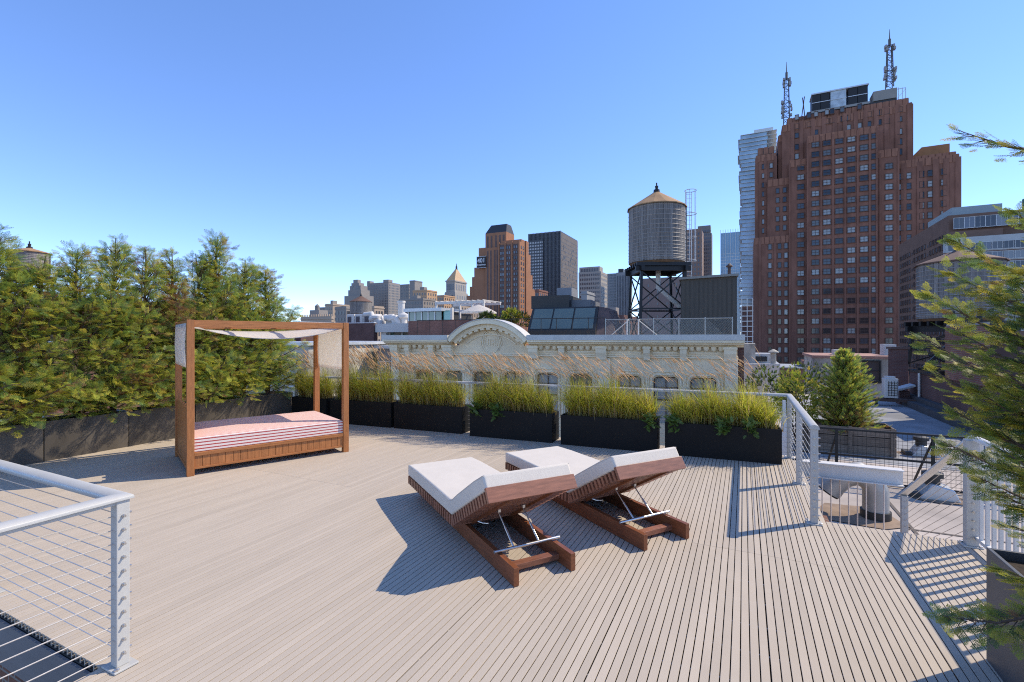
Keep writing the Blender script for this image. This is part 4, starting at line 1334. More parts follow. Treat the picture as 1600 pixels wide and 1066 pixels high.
# chain link fence
m_link = M("galvanised", (0.32, 0.34, 0.33), 0.45, metal=0.5, var=0.1)
cf = thing("chain_link_fence", "grey chain link fence on the roof below the water tower", "fence", fpos(0, 0, 0), FA)
yf = 1.0
xf0, xf1 = fx_at(946, yf), fx_at(1144, yf)
zf0, zf1 = 1.99, fz(497, xf1, yf)
for i in range(6):
    x = xf0 + (xf1 - xf0) * i / 5
    MB().tube([(x, yf, 1.2), (x, yf, zf1 + .05)], 0.026, 8).build("post", m_link, cf, smooth=60)
MB().tube([(xf0, yf, zf1), (xf1, yf, zf1)], 0.02, 8).build("top_rail", m_link, cf, smooth=60)
mesh = MB()
n = int((xf1 - xf0) / 0.075)
hz = zf1 - zf0 + .3
for i in range(n):
    for sg in (-1, 1):
        x = xf0 + (xf1 - xf0) * i / n
        xe_ = x + sg * hz
        a, b = (x, zf0 - .3), (xe_, zf1)
        if xe_ < xf0: b = (xf0, zf0 - .3 + (x - xf0))
        if xe_ > xf1: b = (xf1, zf0 - .3 + (xf1 - x))
        mesh.bar((a[0], yf, a[1]), (b[0], yf, b[1]), 0.006, 0.006)
mo_ = mesh.build("wire_mesh", m_link, cf); mo_["kind"] = "stuff"
# white ladder rails standing at the roof edge
ld = thing("roof_ladder", "white roof ladder head with splayed stays above the cream cornice", "ladder", fpos(0, 0, 0), FA)
xl_ = fx_at(990, .7)
for dx_ in (-.28, .28):
    MB().tube([(xl_ + dx_, .3, .2), (xl_ + dx_, .3, 2.75), (xl_ + dx_, .9, 2.75)], 0.03, 6).build("rail", m_white, ld)
    MB().tube([(xl_ + dx_, .6, 2.7), (xl_ + dx_ * 4.2, .8, 1.95)], 0.02, 6).build("stay", m_white, ld)
for zz in np.arange(.4, 2.0, .3):
    MB().tube([(xl_ - .28, .3, zz), (xl_ + .28, .3, zz)], 0.015, 6).build("rung", m_white, ld)

# ---- water tanks
def water_tank(label, loc, rad, z0, z1, zap, cone, legs_to, frame=True, rot=0.0, nst=54, ladder=True):
    t = thing("water_tank", label, "water tank", (loc.x, loc.y, legs_to), rot)
    o = -legs_to
    st_m = MB(o)
    wdt = 2 * math.pi * rad / nst
    stv = MB(o).box(-wdt * .485, wdt * .485, -0.04, 0.02, z0, z1).mesh("stave", m_tankwood)
    for i in range(nst):
        a = 2 * math.pi * i / nst
        rr_ = rad + random.uniform(-.006, .006)
        link("stave", stv, t, (math.sin(a) * rr_, -math.cos(a) * rr_, 0), (0, 0, a))
    MB(o).lathe([(rad - .06, z0 + .05), (rad - .06, z1)], nst).build("inner_lining", m_frame_dk, t)
    nh = 15
    for i in range(nh):
        f = (i / (nh - 1)) ** 1.35
        zz = z0 + .12 + (z1 - z0 - .25) * f
        MB(o).tube([((rad + .045) * math.cos(q), (rad + .045) * math.sin(q), zz) for q in np.linspace(0, 2 * math.pi, 40, endpoint=False)], 0.022, 4, close=True).build("hoop", m_hoop, t)
    ns = 16
    for i in range(ns):                          # roof in flat gores
        a0, a1 = 2 * math.pi * i / ns, 2 * math.pi * (i + 1) / ns
        re = rad + .16
        MB(o).add([(0, 0, zap), (re * math.cos(a0), re * math.sin(a0), z1 + .02), (re * math.cos(a1), re * math.sin(a1), z1 + .02), (0, 0, zap - .05), (re * math.cos(a0), re * math.sin(a0), z1 - .04), (re * math.cos(a1), re * math.sin(a1), z1 - .04)],
                  [(0, 1, 2), (3, 5, 4), (1, 4, 5, 2), (0, 3, 4, 1), (0, 2, 5, 3)]).build("roof_gore", cone, t)
    MB(o).lathe([(.22, zap - .12), (.2, zap + .05), (.09, zap + .10), (.12, zap + .3), (.04, zap + .34), (.05, zap + .5), (0.0, zap + .55)], 10).build("finial", m_iron, t, smooth=40)
    MB(o).lathe([(rad * .96, z0 - .14), (rad * 1.0, z0 - .02), (rad * .97, z0 + .06)], nst).build("tank_floor", M("tank_floor", (.16, .09, .045), .8, var=.3, scale=3), t)
    if ladder:
        for dx_ in (-.18, .18):
            MB(o).tube([(rad + .16, dx_, z0 - 2.2), (rad + .16, dx_, z1 + .15)], 0.02, 5).build("ladder_rail", m_iron, t)
        for zz in np.arange(z0 - 2, z1, .33):
            MB(o).tube([(rad + .16, -.18, zz), (rad + .16, .18, zz)], 0.012, 4).build("ladder_rung", m_iron, t)
    if frame:
        e = rad * .78
        for i in range(-3, 4):
            MB(o).box(-rad * .98, rad * .98, i * rad * .29 - .06, i * rad * .29 + .06, z0 - .36, z0 - .14).build("dunnage_beam", m_iron, t)
        for s_ in (-1, 1):
            MB(o).box(s_ * e - .09, s_ * e + .09, -rad, rad, z0 - .68, z0 - .36).build("girder", m_iron, t)
            MB(o).box(-rad, rad, s_ * e - .08, s_ * e + .08, z0 - .66, z0 - .38).build("girder", m_iron, t)
        zl, zh = legs_to, z0 - .6
        cs_ = [(sx, sy) for sx in (-1, 1) for sy in (-1, 1)]
        k1 = 1.12
        def lp(sx, sy, f): return Vector((sx * e * (k1 - (k1 - 1) * f), sy * e * (k1 - (k1 - 1) * f), zl + (zh - zl) * f))
        for sx, sy in cs_:
            MB(o).bar(lp(sx, sy, 0), lp(sx, sy, 1), .16, .16).build("leg", m_iron, t)
        ring_ = [(-1, -1), (1, -1), (1, 1), (-1, 1)]
        for i in range(4):
            a, b = ring_[i], ring_[(i + 1) % 4]
            MB(o).bar(lp(*a, .5), lp(*b, .5), .10, .10).build("strut", m_iron, t)
            for f0, f1 in ((0.02, .5), (.5, .98)):
                MB(o).bar(lp(*a, f0), lp(*b, f1), .07, .07).bar(lp(*a, f1), lp(*b, f0), .07, .07).build("cross_brace", m_iron, t)
        MB(o).tube([(0.1, 0, z0 - .1), (0.1, 0, z0 - 1.6), (1.2, -.1, z0 - 2.6), (1.9, -.1, z0 - 3.2)], .17, 10).build("riser_pipe", m_white, t, smooth=60)
    return t
D_ = 32.0
wt = at(1026, 412, D_)
water_tank("large grey timber water tank on black steel legs above the cream building", wt, 1.78, wt.z, H + (HY - 327) / F * D_, H + (HY - 298) / F * D_, m_cone, 1.2)
# grey shed beside it
sh = Bd("rooftop_shed", "plain dark grey rooftop shed beside the water tower", 30.0, 1064, base=1.2, ang=FA)
x1_ = sh.x(1151); zt0, zt1 = sh.z(437), sh.z(431, x1_)
nb_ = 12
MB().hexa([(0, 0, 0), (x1_, 0, 0), (x1_, 4, 0), (0, 4, 0), (0, 0, zt0), (x1_, 0, zt1), (x1_, 4, zt1), (0, 4, zt0)]).build("wall", m_shed, sh.o)
for i in range(nb_ + 1):
    x = x1_ * i / nb_
    MB().box(x - .015, x + .015, -0.025, 0.0, 0, zt0 + (zt1 - zt0) * i / nb_ - .15).build("cladding_rib", m_shed, sh.o)
MB().bar((-.1, 1.9, zt0 + .05), (x1_ + .1, 1.9, zt1 + .05), 4.2, .14).build("roof", M("shed_roof", (.24, .23, .20), .7), sh.o)
MB().tube([(x1_ * .9, 1.2, zt1), (x1_ * .9, 1.2, zt1 + .75)], .10, 8).lathe([(.18, zt1 + .7), (.2, zt1 + .78), (.02, zt1 + .95)], 8, (x1_ * .9, 1.2, 0)).build("flue", m_frame_br, sh.o)
# caged ladder behind the tank
cg = thing("caged_ladder", "tall pale steel caged ladder right of the big water tank", "ladder", at(1079, 437, 33.0))
zz1 = H + (HY - 298) / F * 33 - cg.location.z
for i in range(6):
    a = math.pi * 2 * i / 6
    MB().tube([(.36 * math.cos(a), .36 * math.sin(a), 1.2), (.36 * math.cos(a), .36 * math.sin(a), zz1)], .018, 5).build("cage_bar", m_alu, cg)
for dx_ in (-.2, .2):
    MB().tube([(dx_, .34, 0), (dx_, .34, zz1)], .02, 5).build("ladder_rail", m_alu, cg)
for zz in np.linspace(1.3, zz1, 4):
    MB().tube([(.38 * math.cos(q), .38 * math.sin(q), zz) for q in np.linspace(0, 6.283, 20, endpoint=False)], .025, 5, close=True).build("cage_hoop", m_alu, cg)
for zz in np.arange(.3, zz1, .3):
    MB().tube([(-.2, .34, zz), (.2, .34, zz)], .012, 4).build("ladder_rung", m_alu, cg)

# ================================================================== RIGHT: LOWER ROOF AND ITS THINGS
m_roofA = M("silver_roof", (0.46, 0.39, 0.33), 0.85, var=0.10, scale=2.5, var2=0.22, scale2=0.35, bump=0.2, bscale=12)
m_roofB = M("grey_roof", (0.26, 0.26, 0.265), 0.8, var=0.2, scale=1.5, var2=0.3, scale2=0.4)
RZ = -1.2
rf = struct(MB().box(0.96, 7.4, 2.0, 30, GZ, RZ).build("lower_roof", m_roofA)); rf.rotation_euler = (0, 0, GA)
o = MB().box(1.2, 6.9, 14.3, 29, RZ, RZ + .012).build("roofing_sheet", m_roofB, rf)
for v in (6.8, 9.6, 12.2):                       # lapped seams of the roofing felt
    MB().box(1.0, 7.2, v, v + .05, RZ, RZ + .008).build("felt_seam", M("felt_seam", (.12, .10, .085), .9), rf)
for u_ in (2.4, 4.6):
    MB().box(u_, u_ + .05, 5.9, 14.2, RZ + .004, RZ + .012).build("felt_seam", MATS["felt_seam"], rf)
# white steel beam and the rods beneath it
bmv = 8.46
be = thing("steel_beam", "white steel I-beam sticking out beyond the deck corner", "beam", uv(0.66, bmv, 0), GA)
MB().box(0, 1.36, -.08, .08, -.014, 0).box(0, 1.36, -.08, .08, -.226, -.212).box(0, 1.36, -.006, .006, -.212, -.014).build("beam", m_paintw, be, bevel=0.002)
gr_ = thing("rod_guard", "row of thin pale upright rods under the white steel beam", "guard", uv(0.66, bmv, RZ), GA)
for i in range(8):
    q = gr_.location; px = 1285 + i * 13.8
    x = along(Vector((q.x, q.y, 0)), D2, px)
    MB().tube([(x, 0.02, 0), (x, 0.02, -RZ - .226)], .008, 6).build("rod", M("rod_paint", (.62, .52, .45), .5), gr_, smooth=60)
# black mesh fence
fpt = uv(0.9, 0); Pf = at(1277, 669, 10.3)
fu = Pf.x * .8995 - Pf.y * .437; fv = Pf.x * .437 + Pf.y * .8995
mf = thing("mesh_fence", "low black framed wire mesh fence across the lower roof", "fence", uv(0.0, fv, RZ), GA)
fl0, fl1, fh = 0.95, 6.4, 1.12
for zz in (fh, fh - .54, .06):
    MB().bar((fl0, 0, zz), (fl1, 0, zz), .04, .04).build("rail", m_iron, mf)
for i in range(5):
    x = along(uv(0, fv), D2, [1180, 1307, 1458, 1590, 1680][i])
    MB().bar((x, 0, 0), (x, 0, fh), .05, .05).build("post", m_iron, mf)
    MB().bar((x, .02, fh * .9), (x - .12, .7, .02), .03, .03).build("brace", m_iron, mf)
wm = MB()
for x in np.arange(fl0, fl1, .075): wm.bar((x, 0, .06), (x, 0, fh), .005, .005)
for zz in np.arange(.13, fh, .075): wm.bar((fl0, 0, zz), (fl1, 0, zz), .005, .005)
wo_ = wm.build("wire_mesh", m_iron, mf); wo_["kind"] = "stuff"
# gooseneck vent
m_patch = M("tar_patch", (0.27, 0.19, 0.13), 0.9, var=0.3, scale=3)
def vent(px, py, kind, label, size):
    y = (H - RZ) * F / (py - HY)
    p = Vector(((px - CX) / F * y, y, RZ))
    t = thing("roof_vent", label, "vent", p, GA)
    pts = [(size * 1.1 * random.uniform(.8, 1.15) * math.cos(a), size * .9 * random.uniform(.8, 1.15) * math.sin(a), .016) for a in np.linspace(0, 6.283, 11, endpoint=False)]
    MB().add(pts, [tuple(range(11))]).build("tar_patch", m_patch, t)
    if kind == 'goose':
        path = [(0.25, 0, 0), (0.25, 0, size * .75), (0.2, 0, size * 1.0), (0.02, 0, size * 1.18), (-.2, 0, size * 1.08), (-.36, 0, size * .82), (-.44, 0, size * .62)]
        MB().tube(path, [.19, .19, .195, .20, .205, .21, .22], 18).build("duct", M("duct_metal", (.36, .345, .32), .45, metal=.3, var=.12, scale=4), t, smooth=50)
        MB().tube([path[-1], (-.455, 0, size * .585)], .20, 18).build("duct_mouth", m_frame_dk, t)
        MB().lathe([(.22, 0.02), (.22, .14)], 18, (.25, 0, 0)).build("collar", m_frame_dk, t, smooth=50)
    elif kind == 'flap':
        MB().prism_y([(-.3, 0.0), (.32, 0.0), (.22, .22), (-.1, .30)], -.22, .22).build("curb", m_alu, t, bevel=.02)
        MB().tube([(-.05, 0, .25), (-.05, 0, .42)], .12, 12).lathe([(.17, .40), (.17, .48), (.05, .52)], 12, (-.05, 0, 0)).build("cap", m_frame_dk, t, smooth=50)
        MB().box(-.42, -.28, -.2, .2, .02, .10).build("damper", m_frame_dk, t)
    return t
vent(1340, 806, 'goose', "bent silver duct under the white steel beam", .62)
vent(1443, 712, 'flap', "small silver roof vent behind the mesh fence", .5)
vent(1462, 778, 'flap', "silver roof vent seen through the sloped stair cables", .5)
# parapet wall of the neighbour on the right: brick, along D1
nbw = thing("brick_wing", "brick neighbour wall with parapet along the right side of the lower roof", "building", uv(7.0, 17.0, GZ), GA)
o_ = -GZ
MB(o_).box(0, 9, 0, 11.2, GZ, .28).build("wall", m_brick_d, nbw)
MB(o_).box(-.06, .30, -.05, 11.25, .28, .38).box(-.06, 9, 11.0, 11.3, .28, .38).build("coping", m_iron, nbw)
MB(o_).box(-.55, 0, 0, 11.2, RZ, RZ + .28).box(-.25, 0, 0.2, 11.2, RZ + .28, RZ + .45).build("flashing_step", M("tar_flashing", (.07, .07, .072), .8, var=.3, scale=3), nbw)
MB(o_).tube([(-.08, 9.6, .3), (-.08, 9.6, -.9)], .05, 8).build("downpipe", m_alu, nbw)
xb0 = along(uv(7.0, 20.2), D2, 1467); xb1 = along(uv(7.0, 20.2), D2, 1538)
zb_ = H + (HY - 507) / F * uv(7.3, 20.2).y
MB(o_).box(max(.02, xb0), xb1, 3.2, 6.5, .30, zb_).build("bulkhead", m_brick_r, nbw)
MB(o_).box(max(.0, xb0 - .05), xb1 + .05, 3.15, 6.55, zb_, zb_ + .08).build("bulkhead_coping", M("stained_coping", (.3, .27, .24), .8, var=.4, scale=3), nbw)
MB(o_).box(xb1 + .02, xb1 + 4, 3.6, 6.4, .30, zb_ - .6).build("side_shed", M("brown_panel", (.09, .05, .042), .7, var=.2, scale=2), nbw)
tk = at(1499, 498, 24.5)
water_tank("weathered grey water tank half hidden by the near conifer on the right", tk, 1.66, tk.z, H + (HY - 412) / F * 24.5, H + (HY - 389) / F * 24.5, m_cone2, .4, ladder=True)
# steel dunnage frame left of the bulkhead
df = thing("dunnage_frame", "black steel braced frame standing left of the brick bulkhead", "frame", uv(7.05, 24.0, .38), GA)
for y_ in (0, 2.6):
    MB().bar((-.2, y_, .10), (2.6, y_, .10), .16, .16).bar((.0, y_, .12), (1.0, y_, 1.35), .12, .12).bar((1.0, y_, 1.35), (1.0, y_, 2.6), .12, .12).build("bent", m_iron, df)
MB().bar((.3, -.2, .22), (.3, 2.8, .22), .14, .14).bar((1.0, 0, 1.35), (1.0, 2.6, 1.35), .12, .12).bar((.0, 0, .2), (1.0, 2.6, 1.3), .05, .05).build("beam", m_iron, df)
# stucco house behind, chimney and condenser
sb = Bd("stucco_house", "stained stucco rooftop house behind the clipped conifer", 30.0, 1394)
m_stucco = M("stained_stucco", (0.42, 0.38, 0.31), 0.85, var=0.25, scale=1.3, var2=0.35, scale2=.6)
xl_ = sb.x(1272); zt_ = sb.z(561)
sb.box(xl_, 0, 0, 6, 0, zt_, m_stucco)
sb.box(xl_ - .1, .1, -.1, 6.1, zt_, zt_ + .16, M("pink_coping", (.40, .22, .16), .8, var=.2), "coping")
sb.win([(sb.x(1361), sb.z(597))], 1.0, 1.35, m_frame_dk, M_glass("stucco_pane", (.03, .03, .03), (.08, .08, .08), .2), mz=1)
sb.box(sb.x(1335), sb.x(1385), -.06, 0, sb.z(640), sb.z(600), M("pale_patch", (.5, .48, .43), .8, var=.15), "render_patch")
sb.box(sb.x(1300, 3), sb.x(1312, 3), 2, 3.2, zt_ + .16, zt_ + .5, m_alu, "roof_hatch")
sb.box(sb.x(1376, 3), sb.x(1394, 3), 2, 3.2, zt_ + .16, zt_ + .9, m_alu, "roof_unit")
ch = Bd("brick_chimney", "tall dark brick chimney between the stucco house and the brick wall", 25.0, 1419, base=RZ)
ch.box(ch.x(1395), 0, 0, .9, 0, ch.z(546), m_brick_d, "stack")
ch.box(ch.x(1395) - .08, .08, -.08, .98, ch.z(546), ch.z(546) + .12, m_frame_br, "cap")
ac = Bd("condenser", "white air conditioning condenser on a dark stand", 21.0, 1404, cat="air conditioner", base=RZ)
zb_ = ac.z(623); xl_ = ac.x(1382)
ac.box(xl_, 0, 0, .5, zb_, ac.z(592), m_white, "cabinet", bevel=.03)
ac.box(xl_ + .08, -.10, .04, .46, ac.z(592), ac.z(589), m_white, "top_grille")
for i in range(6):
    ac.box(-.02 - xl_ * 0 - .36, -.04, -.02, 0, zb_ + .12 + i * .11, zb_ + .14 + i * .11, m_frame_dk, "grille_bar")
for i in range(4):
    ac.box(-.36 + i * .1, -.345 + i * .1, -.02, 0, zb_ + .1, zb_ + .75, m_frame_dk, "grille_bar")
ac.box(xl_ - .4, 1.4, .02, .5, zb_ - .16, zb_ - .03, m_frame_br, "stand")
for x_ in (xl_ - .3, .5, 1.3): ac.box(x_, x_ + .08, .1, .2, 0, zb_ - .16, m_iron, "stand_leg")
bxq = Bd("vent_box", "small brick vent box with tilted grey lid right of the condenser", 21.5, 1422, cat="vent", base=RZ)
bxq.box(bxq.x(1406), 0, 0, .6, 0, bxq.z(612), m_brick_d, "box")
MB().bar((bxq.x(1406) - .1, .2, bxq.z(610)), (.15, .2, bxq.z(602)), .8, .08).build("lid", m_alu, bxq.o)

# ---- plants on the lower roof
def arbor_shape(t): return (1 - t ** 2.6) ** 0.8 * 0.80 + 0.08
ar = conifer(77, 2.55, 1.12, 620, 0.055, 0.17, arbor_shape, (28, 62), 0.16, FE_HEDGE, False, 1.0, (.7, 1.12), 1.4)
pa = at(1322, 665, 13.0)
wpl = thing("timber_planter", "long low weathered timber planter under the clipped conifer", "planter", (pa.x, pa.y, RZ), GA)
for z_ in (0, .24, .48):
    MB().box(-.95, .95, -.52, -.49, z_ + .01, z_ + .23).build("plank", M("grey_plank", (.20, .15, .11), .85, var=.3, scale=5, stretch=(.6, 6, 6), rnd=.2), wpl)
    MB().box(.95, .98, -.52, .55, z_ + .01, z_ + .23).build("plank", MATS["grey_plank"], wpl)
    MB().box(-.98, -.95, -.52, .55, z_ + .01, z_ + .23).build("plank", MATS["grey_plank"], wpl)
    MB().box(-.95, .95, .52, .55, z_ + .01, z_ + .23).build("plank", MATS["grey_plank"], wpl)
for x_ in (-.9, 0, .9): MB().box(x_ - .04, x_ + .04, -.56, -.52, 0, .74).build("batten", MATS["grey_plank"], wpl)
MB().box(-.94, .94, -.48, .51, .0, .62).build("soil", m_soil, wpl)
plant_tree("clipped_conifer", "cone shaped green conifer in the timber planter on the lower roof", "tree", ar, Vector((pa.x, pa.y, RZ + .12)), 1.0, (1, 1, 1), None)
FE_BUSH = feather(5, 0, 0.13, 48)
def bush(name, label, p, rx, rz_, n, cols, fl, seed):
    rg = random.Random(seed)
    O = []; X = []
    for _ in range(n):
        a, b = rg.uniform(0, 6.28), math.acos(rg.uniform(-.6, 1))
        q = rg.uniform(.55, 1.0) * (1 + .25 * math.sin(3 * a + seed) * math.sin(2 * b))
        d = (math.sin(b) * math.cos(a), math.sin(b) * math.sin(a), math.cos(b))
        O.append((d[0] * rx * q, d[1] * rx * q, rz_ + d[2] * rz_ * q)); X.append((d[0] + rg.uniform(-.6, .6), d[1] + rg.uniform(-.6, .6), d[2] + rg.uniform(-.3, .7)))
    N = np.array([(rg.uniform(-1, 1), rg.uniform(-1, 1), rg.uniform(0, 1)) for _ in range(n)])
    C = np.array([np.array(rg.choice(cols)) * rg.uniform(.7, 1.25) for _ in range(n)])
    V, T, Cc = scatter(FE_BUSH, np.array(O), np.array(X), N, np.array([fl * rg.uniform(.7, 1.2) for _ in range(n)]), C * .75, C * 1.15)
    t = thing(name, label, "shrub", p)
    link("foliage", np_mesh("foliage", V, T, Cc, m_leaf), t)
    sm_ = MB()
    for i in range(6):
        a = rg.uniform(0, 6.28); sm_.tube([(0, 0, -.1), (.3 * rx * math.cos(a), .3 * rx * math.sin(a), rz_ * .8), (.7 * rx * math.cos(a), .7 * rx * math.sin(a), rz_ * 1.5)], [.02, .014, .004], 5)
    sm_.build("stems", m_bark, t)
YG = [(.34, .38, .04), (.44, .44, .05), (.25, .31, .04), (.5, .40, .07)]
DG = [(.05, .09, .025), (.08, .12, .03), (.11, .13, .03)]
q = at(1243, 680, 13.5); bush("leafy_shrub", "bright yellow-green leafy shrub left of the clipped conifer", Vector((q.x, q.y, RZ + .2)), .62, 1.02, 900, YG, .12, 3)
q = at(1262, 660, 15.0); bush("leafy_shrub", "darker green shrub just behind the clipped conifer", Vector((q.x, q.y, RZ + .2)), .75, 1.0, 800, DG, .13, 4)
q = at(1200, 660, 15.5); bush("leafy_shrub", "dull olive shrub right of the cream building's brick flank", Vector((q.x, q.y, RZ + .2)), .8, .95, 800, DG + YG[2:3], .13, 9)
bl_, pl_ = grass_meshes(99, 1.0, .8, 1300, 10)
q = at(1185, 640, 12.8)
t = thing("fountain_grass", "upright tuft of yellow grass beyond the railing, right of the cream building", "grass", Vector((q.x - .4, q.y, RZ + .4)), 0); t.scale = (1, 1, 2.2)
link("blades", bl_, t); link("plumes", pl_, t)
q = at(1225, 640, 11.5)
pk = thing("lattice_stake", "pale pointed stake standing behind the railing corner", "stake", (q.x, q.y, RZ), 0)
MB().hexa([(-.09, -.03, 0), (.09, -.03, 0), (.09, .03, 0), (-.09, .03, 0), (-.03, -.02, 1.55), (.03, -.02, 1.55), (.03, .02, 1.55), (-.03, .02, 1.55)]).build("stake", m_paintw, pk)

# ---- small roofs between the cream building and the tower
lr = Bd("low_rooftops", "jumble of pale low rooftops right of the cream building", 42.0, 1218)
lr.box(lr.x(1130), 0, 0, 9, 0, lr.z(572), m_white)
lr.box(lr.x(1130), 0.05, -.06, 9, lr.z(572), lr.z(569), m_alu, "coping")
lr.box(lr.x(1158, 2), lr.x(1180, 2), 1, 5, lr.z(569), lr.z(537, 0, 2), m_stucco, "stair_house")
lr.box(lr.x(1178, 2), lr.x(1204, 2), 1.5, 5, lr.z(569), lr.z(553, 0, 2), m_alu, "roof_unit")
lr.box(lr.x(1180, 2), lr.x(1198, 2), 1.2, 1.5, lr.z(566), lr.z(557, 0, 2), m_frame_dk, "louvre")
MB().tube([(lr.x(1209), .6, lr.z(572)), (lr.x(1209), .6, lr.z(552))], .22, 10).lathe([(.42, lr.z(552)), (.42, lr.z(550)), (.05, lr.z(546))], 10, (lr.x(1209), .6, 0)).build("flue", m_stucco, lr.o, smooth=50)
cr_ = Bd("brick_terrace", "low brick parapets and roofs in front of the tower's foot", 60.0, 1300)
cr_.box(cr_.x(1205), cr_.x(1420), 0, 8, 0, cr_.z(577), m_brick_r)
cr_.box(cr_.x(1205), cr_.x(1420), -.2, 8, cr_.z(577), cr_.z(575), m_alu, "coping")
cr_.box(cr_.x(1256), cr_.x(1278), 1, 4, cr_.z(575), cr_.z(565), m_brick_r, "parapet")
MB().prism_y([(cr_.x(1232, 2), cr_.z(577)), (cr_.x(1278, 2), cr_.z(577)), (cr_.x(1268, 2), cr_.z(570))], 1.2, 5).build("skylight", m_frame_dk, cr_.o)

# ================================================================== THE BIG BRICK TOWER
tw = Bd("brick_tower", "huge stepped red-brown brick tower with two lattice masts", 295.0, 1261)
def tx(px, y=0.0): return tw.x(px, y)
def tz(py, px, y=0.0):
    return tw.z(py, tx(px, y), y)
ROWH = 15.6 / F * 288                            # storey height
zc_ = tz(214, 1261)
def mass(xa, xb, y0, zt, mat=None, deep=45):
    tw.box(tx(xa, y0), tx(xb, y0), y0, deep, 0, zt, mat or m_brick_t)
    n = max(2, round((tx(xb, y0) - tx(xa, y0)) / 3.2))
    mb = MB()
    x0, x1 = tx(xa, y0), tx(xb, y0)
    for i in range(n):                           # fluted parapet band
        a = x0 + (x1 - x0) * i / n
        mb.box(a + .25, a + (x1 - x0) / n - .25, y0 - .25, y0, zt - 4.2, zt + .25)
    mb.build("parapet_band", m_brick_tl, tw.o)
za = tz(163, 1422, 9)
mass(1222, 1427, 9, za)
mass(1230, 1420, 11, za + 4.5)
mass(1216, 1427, 12, za - 5)
mass(1261, 1370, 0, zc_)
mass(1233, 1261, 3, tz(251, 1240, 3))
mass(1370.5, 1404, 3, tz(234, 1390, 3))
mass(1181, 1213, 10, tz(243, 1190, 10))
mass(1184, 1210, 14, tz(232, 1190, 14), m_frame_br)
mass(1199, 1234, 6, tz(281, 1210, 6))
mass(1178, 1236, 4, tz(371, 1200, 4))
mass(1404, 1499, 7, tz(247, 1450, 7))
mass(1408, 1494, 10, tz(243, 1450, 10))
m_pent = M("tan_brick", (.30, .14, .06), .85, var=.15, scale=.3)
zr = tz(243, 1450, 10)
MB().prism_y([(tx(1420, 14), zr), (tx(1484, 14), zr), (tx(1484, 14), zr + 6.5), (tx(1440, 14), zr + 6.5)], 14, 30).build("penthouse", m_pent, tw.o)
# piers between the window columns
def piers(pxs, y0, z1, wd=.9, pr=.4):
    for p in pxs:
        x = tx(p, y0)
        tw.box(x - wd / 2, x + wd / 2, y0 - pr, y0, 0, z1, m_brick_t, "pier")
piers([1262, 1283, 1301.5, 1320.5, 1340, 1359, 1369.5], 0, zc_ - 1)
piers([1234, 1260], 3, tz(255, 1240, 3))
piers([1375, 1403.5], 3, tz(238, 1390, 3))
piers([1238, 1252, 1270, 1287, 1304, 1320, 1337, 1352, 1369, 1385, 1402, 1421], 9, za + .9, 2.2, .5)
piers([1182, 1196, 1212], 10, tz(247, 1190, 10), 1.6)
piers([1187, 1211, 1234], 4, tz(375, 1200, 4), 1.4)
piers([1412, 1437, 1462, 1478, 1497], 7, tz(251, 1450, 7), 2.6)
zrow = [zc_ - 7.2 - ROWH * i for i in range(25)]
pw_m = dict(fr=m_frame_br, gl=g_tower)
cellsA = [(tx(p), z) for p in (1274, 1292, 1311, 1330, 1350) for z in zrow if z > 3]
tw.win([c for c in cellsA], 4.1, 3.4, m_frame_br, g_tower, off=0.0, bar=.22, dep=.4, mx=1, mz=1)
tw.win([(tx(1365), z) for z in zrow if z > 3], 2.4, 3.4, m_frame_br, g_tower, bar=.22, dep=.4, mz=1)
zl = tz(251, 1240, 3)
tw.win([(tx(1251, 3), z) for z in zrow if 3 < z < zl - 5.5], 3.8, 3.4, m_frame_br, g_tower, off=3, bar=.22, dep=.4, mx=1, mz=1)
zl = tz(234, 1390, 3)
tw.win([(tx(1389, 3), z) for z in zrow if 3 < z < zl - 6], 3.8, 3.4, m_frame_br, g_tower, off=3, bar=.22, dep=.4, mx=1, mz=1)
zl = tz(371, 1200, 4)
tw.win([(tx(p, 4), z) for p in (1203, 1218, 1228) for z in zrow if 3 < z < zl - 6], 2.1, 3.6, m_frame_br, g_tower, off=4, bar=.2, dep=.4)
tw.win([(tx(p, 6), z) for p in (1215, 1226) for z in zrow if zl + 2 < z < tz(281, 1210, 6) - 6], 2.1, 3.4, m_frame_br, g_tower, off=6, bar=.2, dep=.4)
tw.win([(tx(p, 10), z) for p in (1193, 1205) for z in zrow if (zl + 2 if p < 1199 else tz(283, 1210, 6)) < z < tz(243, 1190, 10) - 8], 2.0, 3.4, m_frame_br, g_tower, off=10, bar=.2, dep=.4)
zl = tz(247, 1450, 7)
tw.win([(tx(p, 7), z) for p in (1407, 1420, 1440, 1453, 1474) for z in zrow if 30 < z < zl - 7], 2.4, 3.6, m_frame_br, g_tower, off=7, bar=.2, dep=.4, mz=1)
tw.win([(tx(p, 9), zc_ + 3.5 + 5.8 * i) for p in (1245, 1264, 1275, 1292, 1300, 1316, 1326, 1343, 1358, 1374, 1386, 1406) for i in range(3) if (i * 5 + int(p)) % 4], 2.3, 3.3, m_frame_br, g_tower, off=9, bar=.2, dep=.4)
tw.win([(tx(p, 9), zc_ - 4 - ROWH * i) for p in (1245, 1406) for i in range(3)], 2.3, 3.6, m_frame_br, g_tower, off=9, bar=.2, dep=.4)
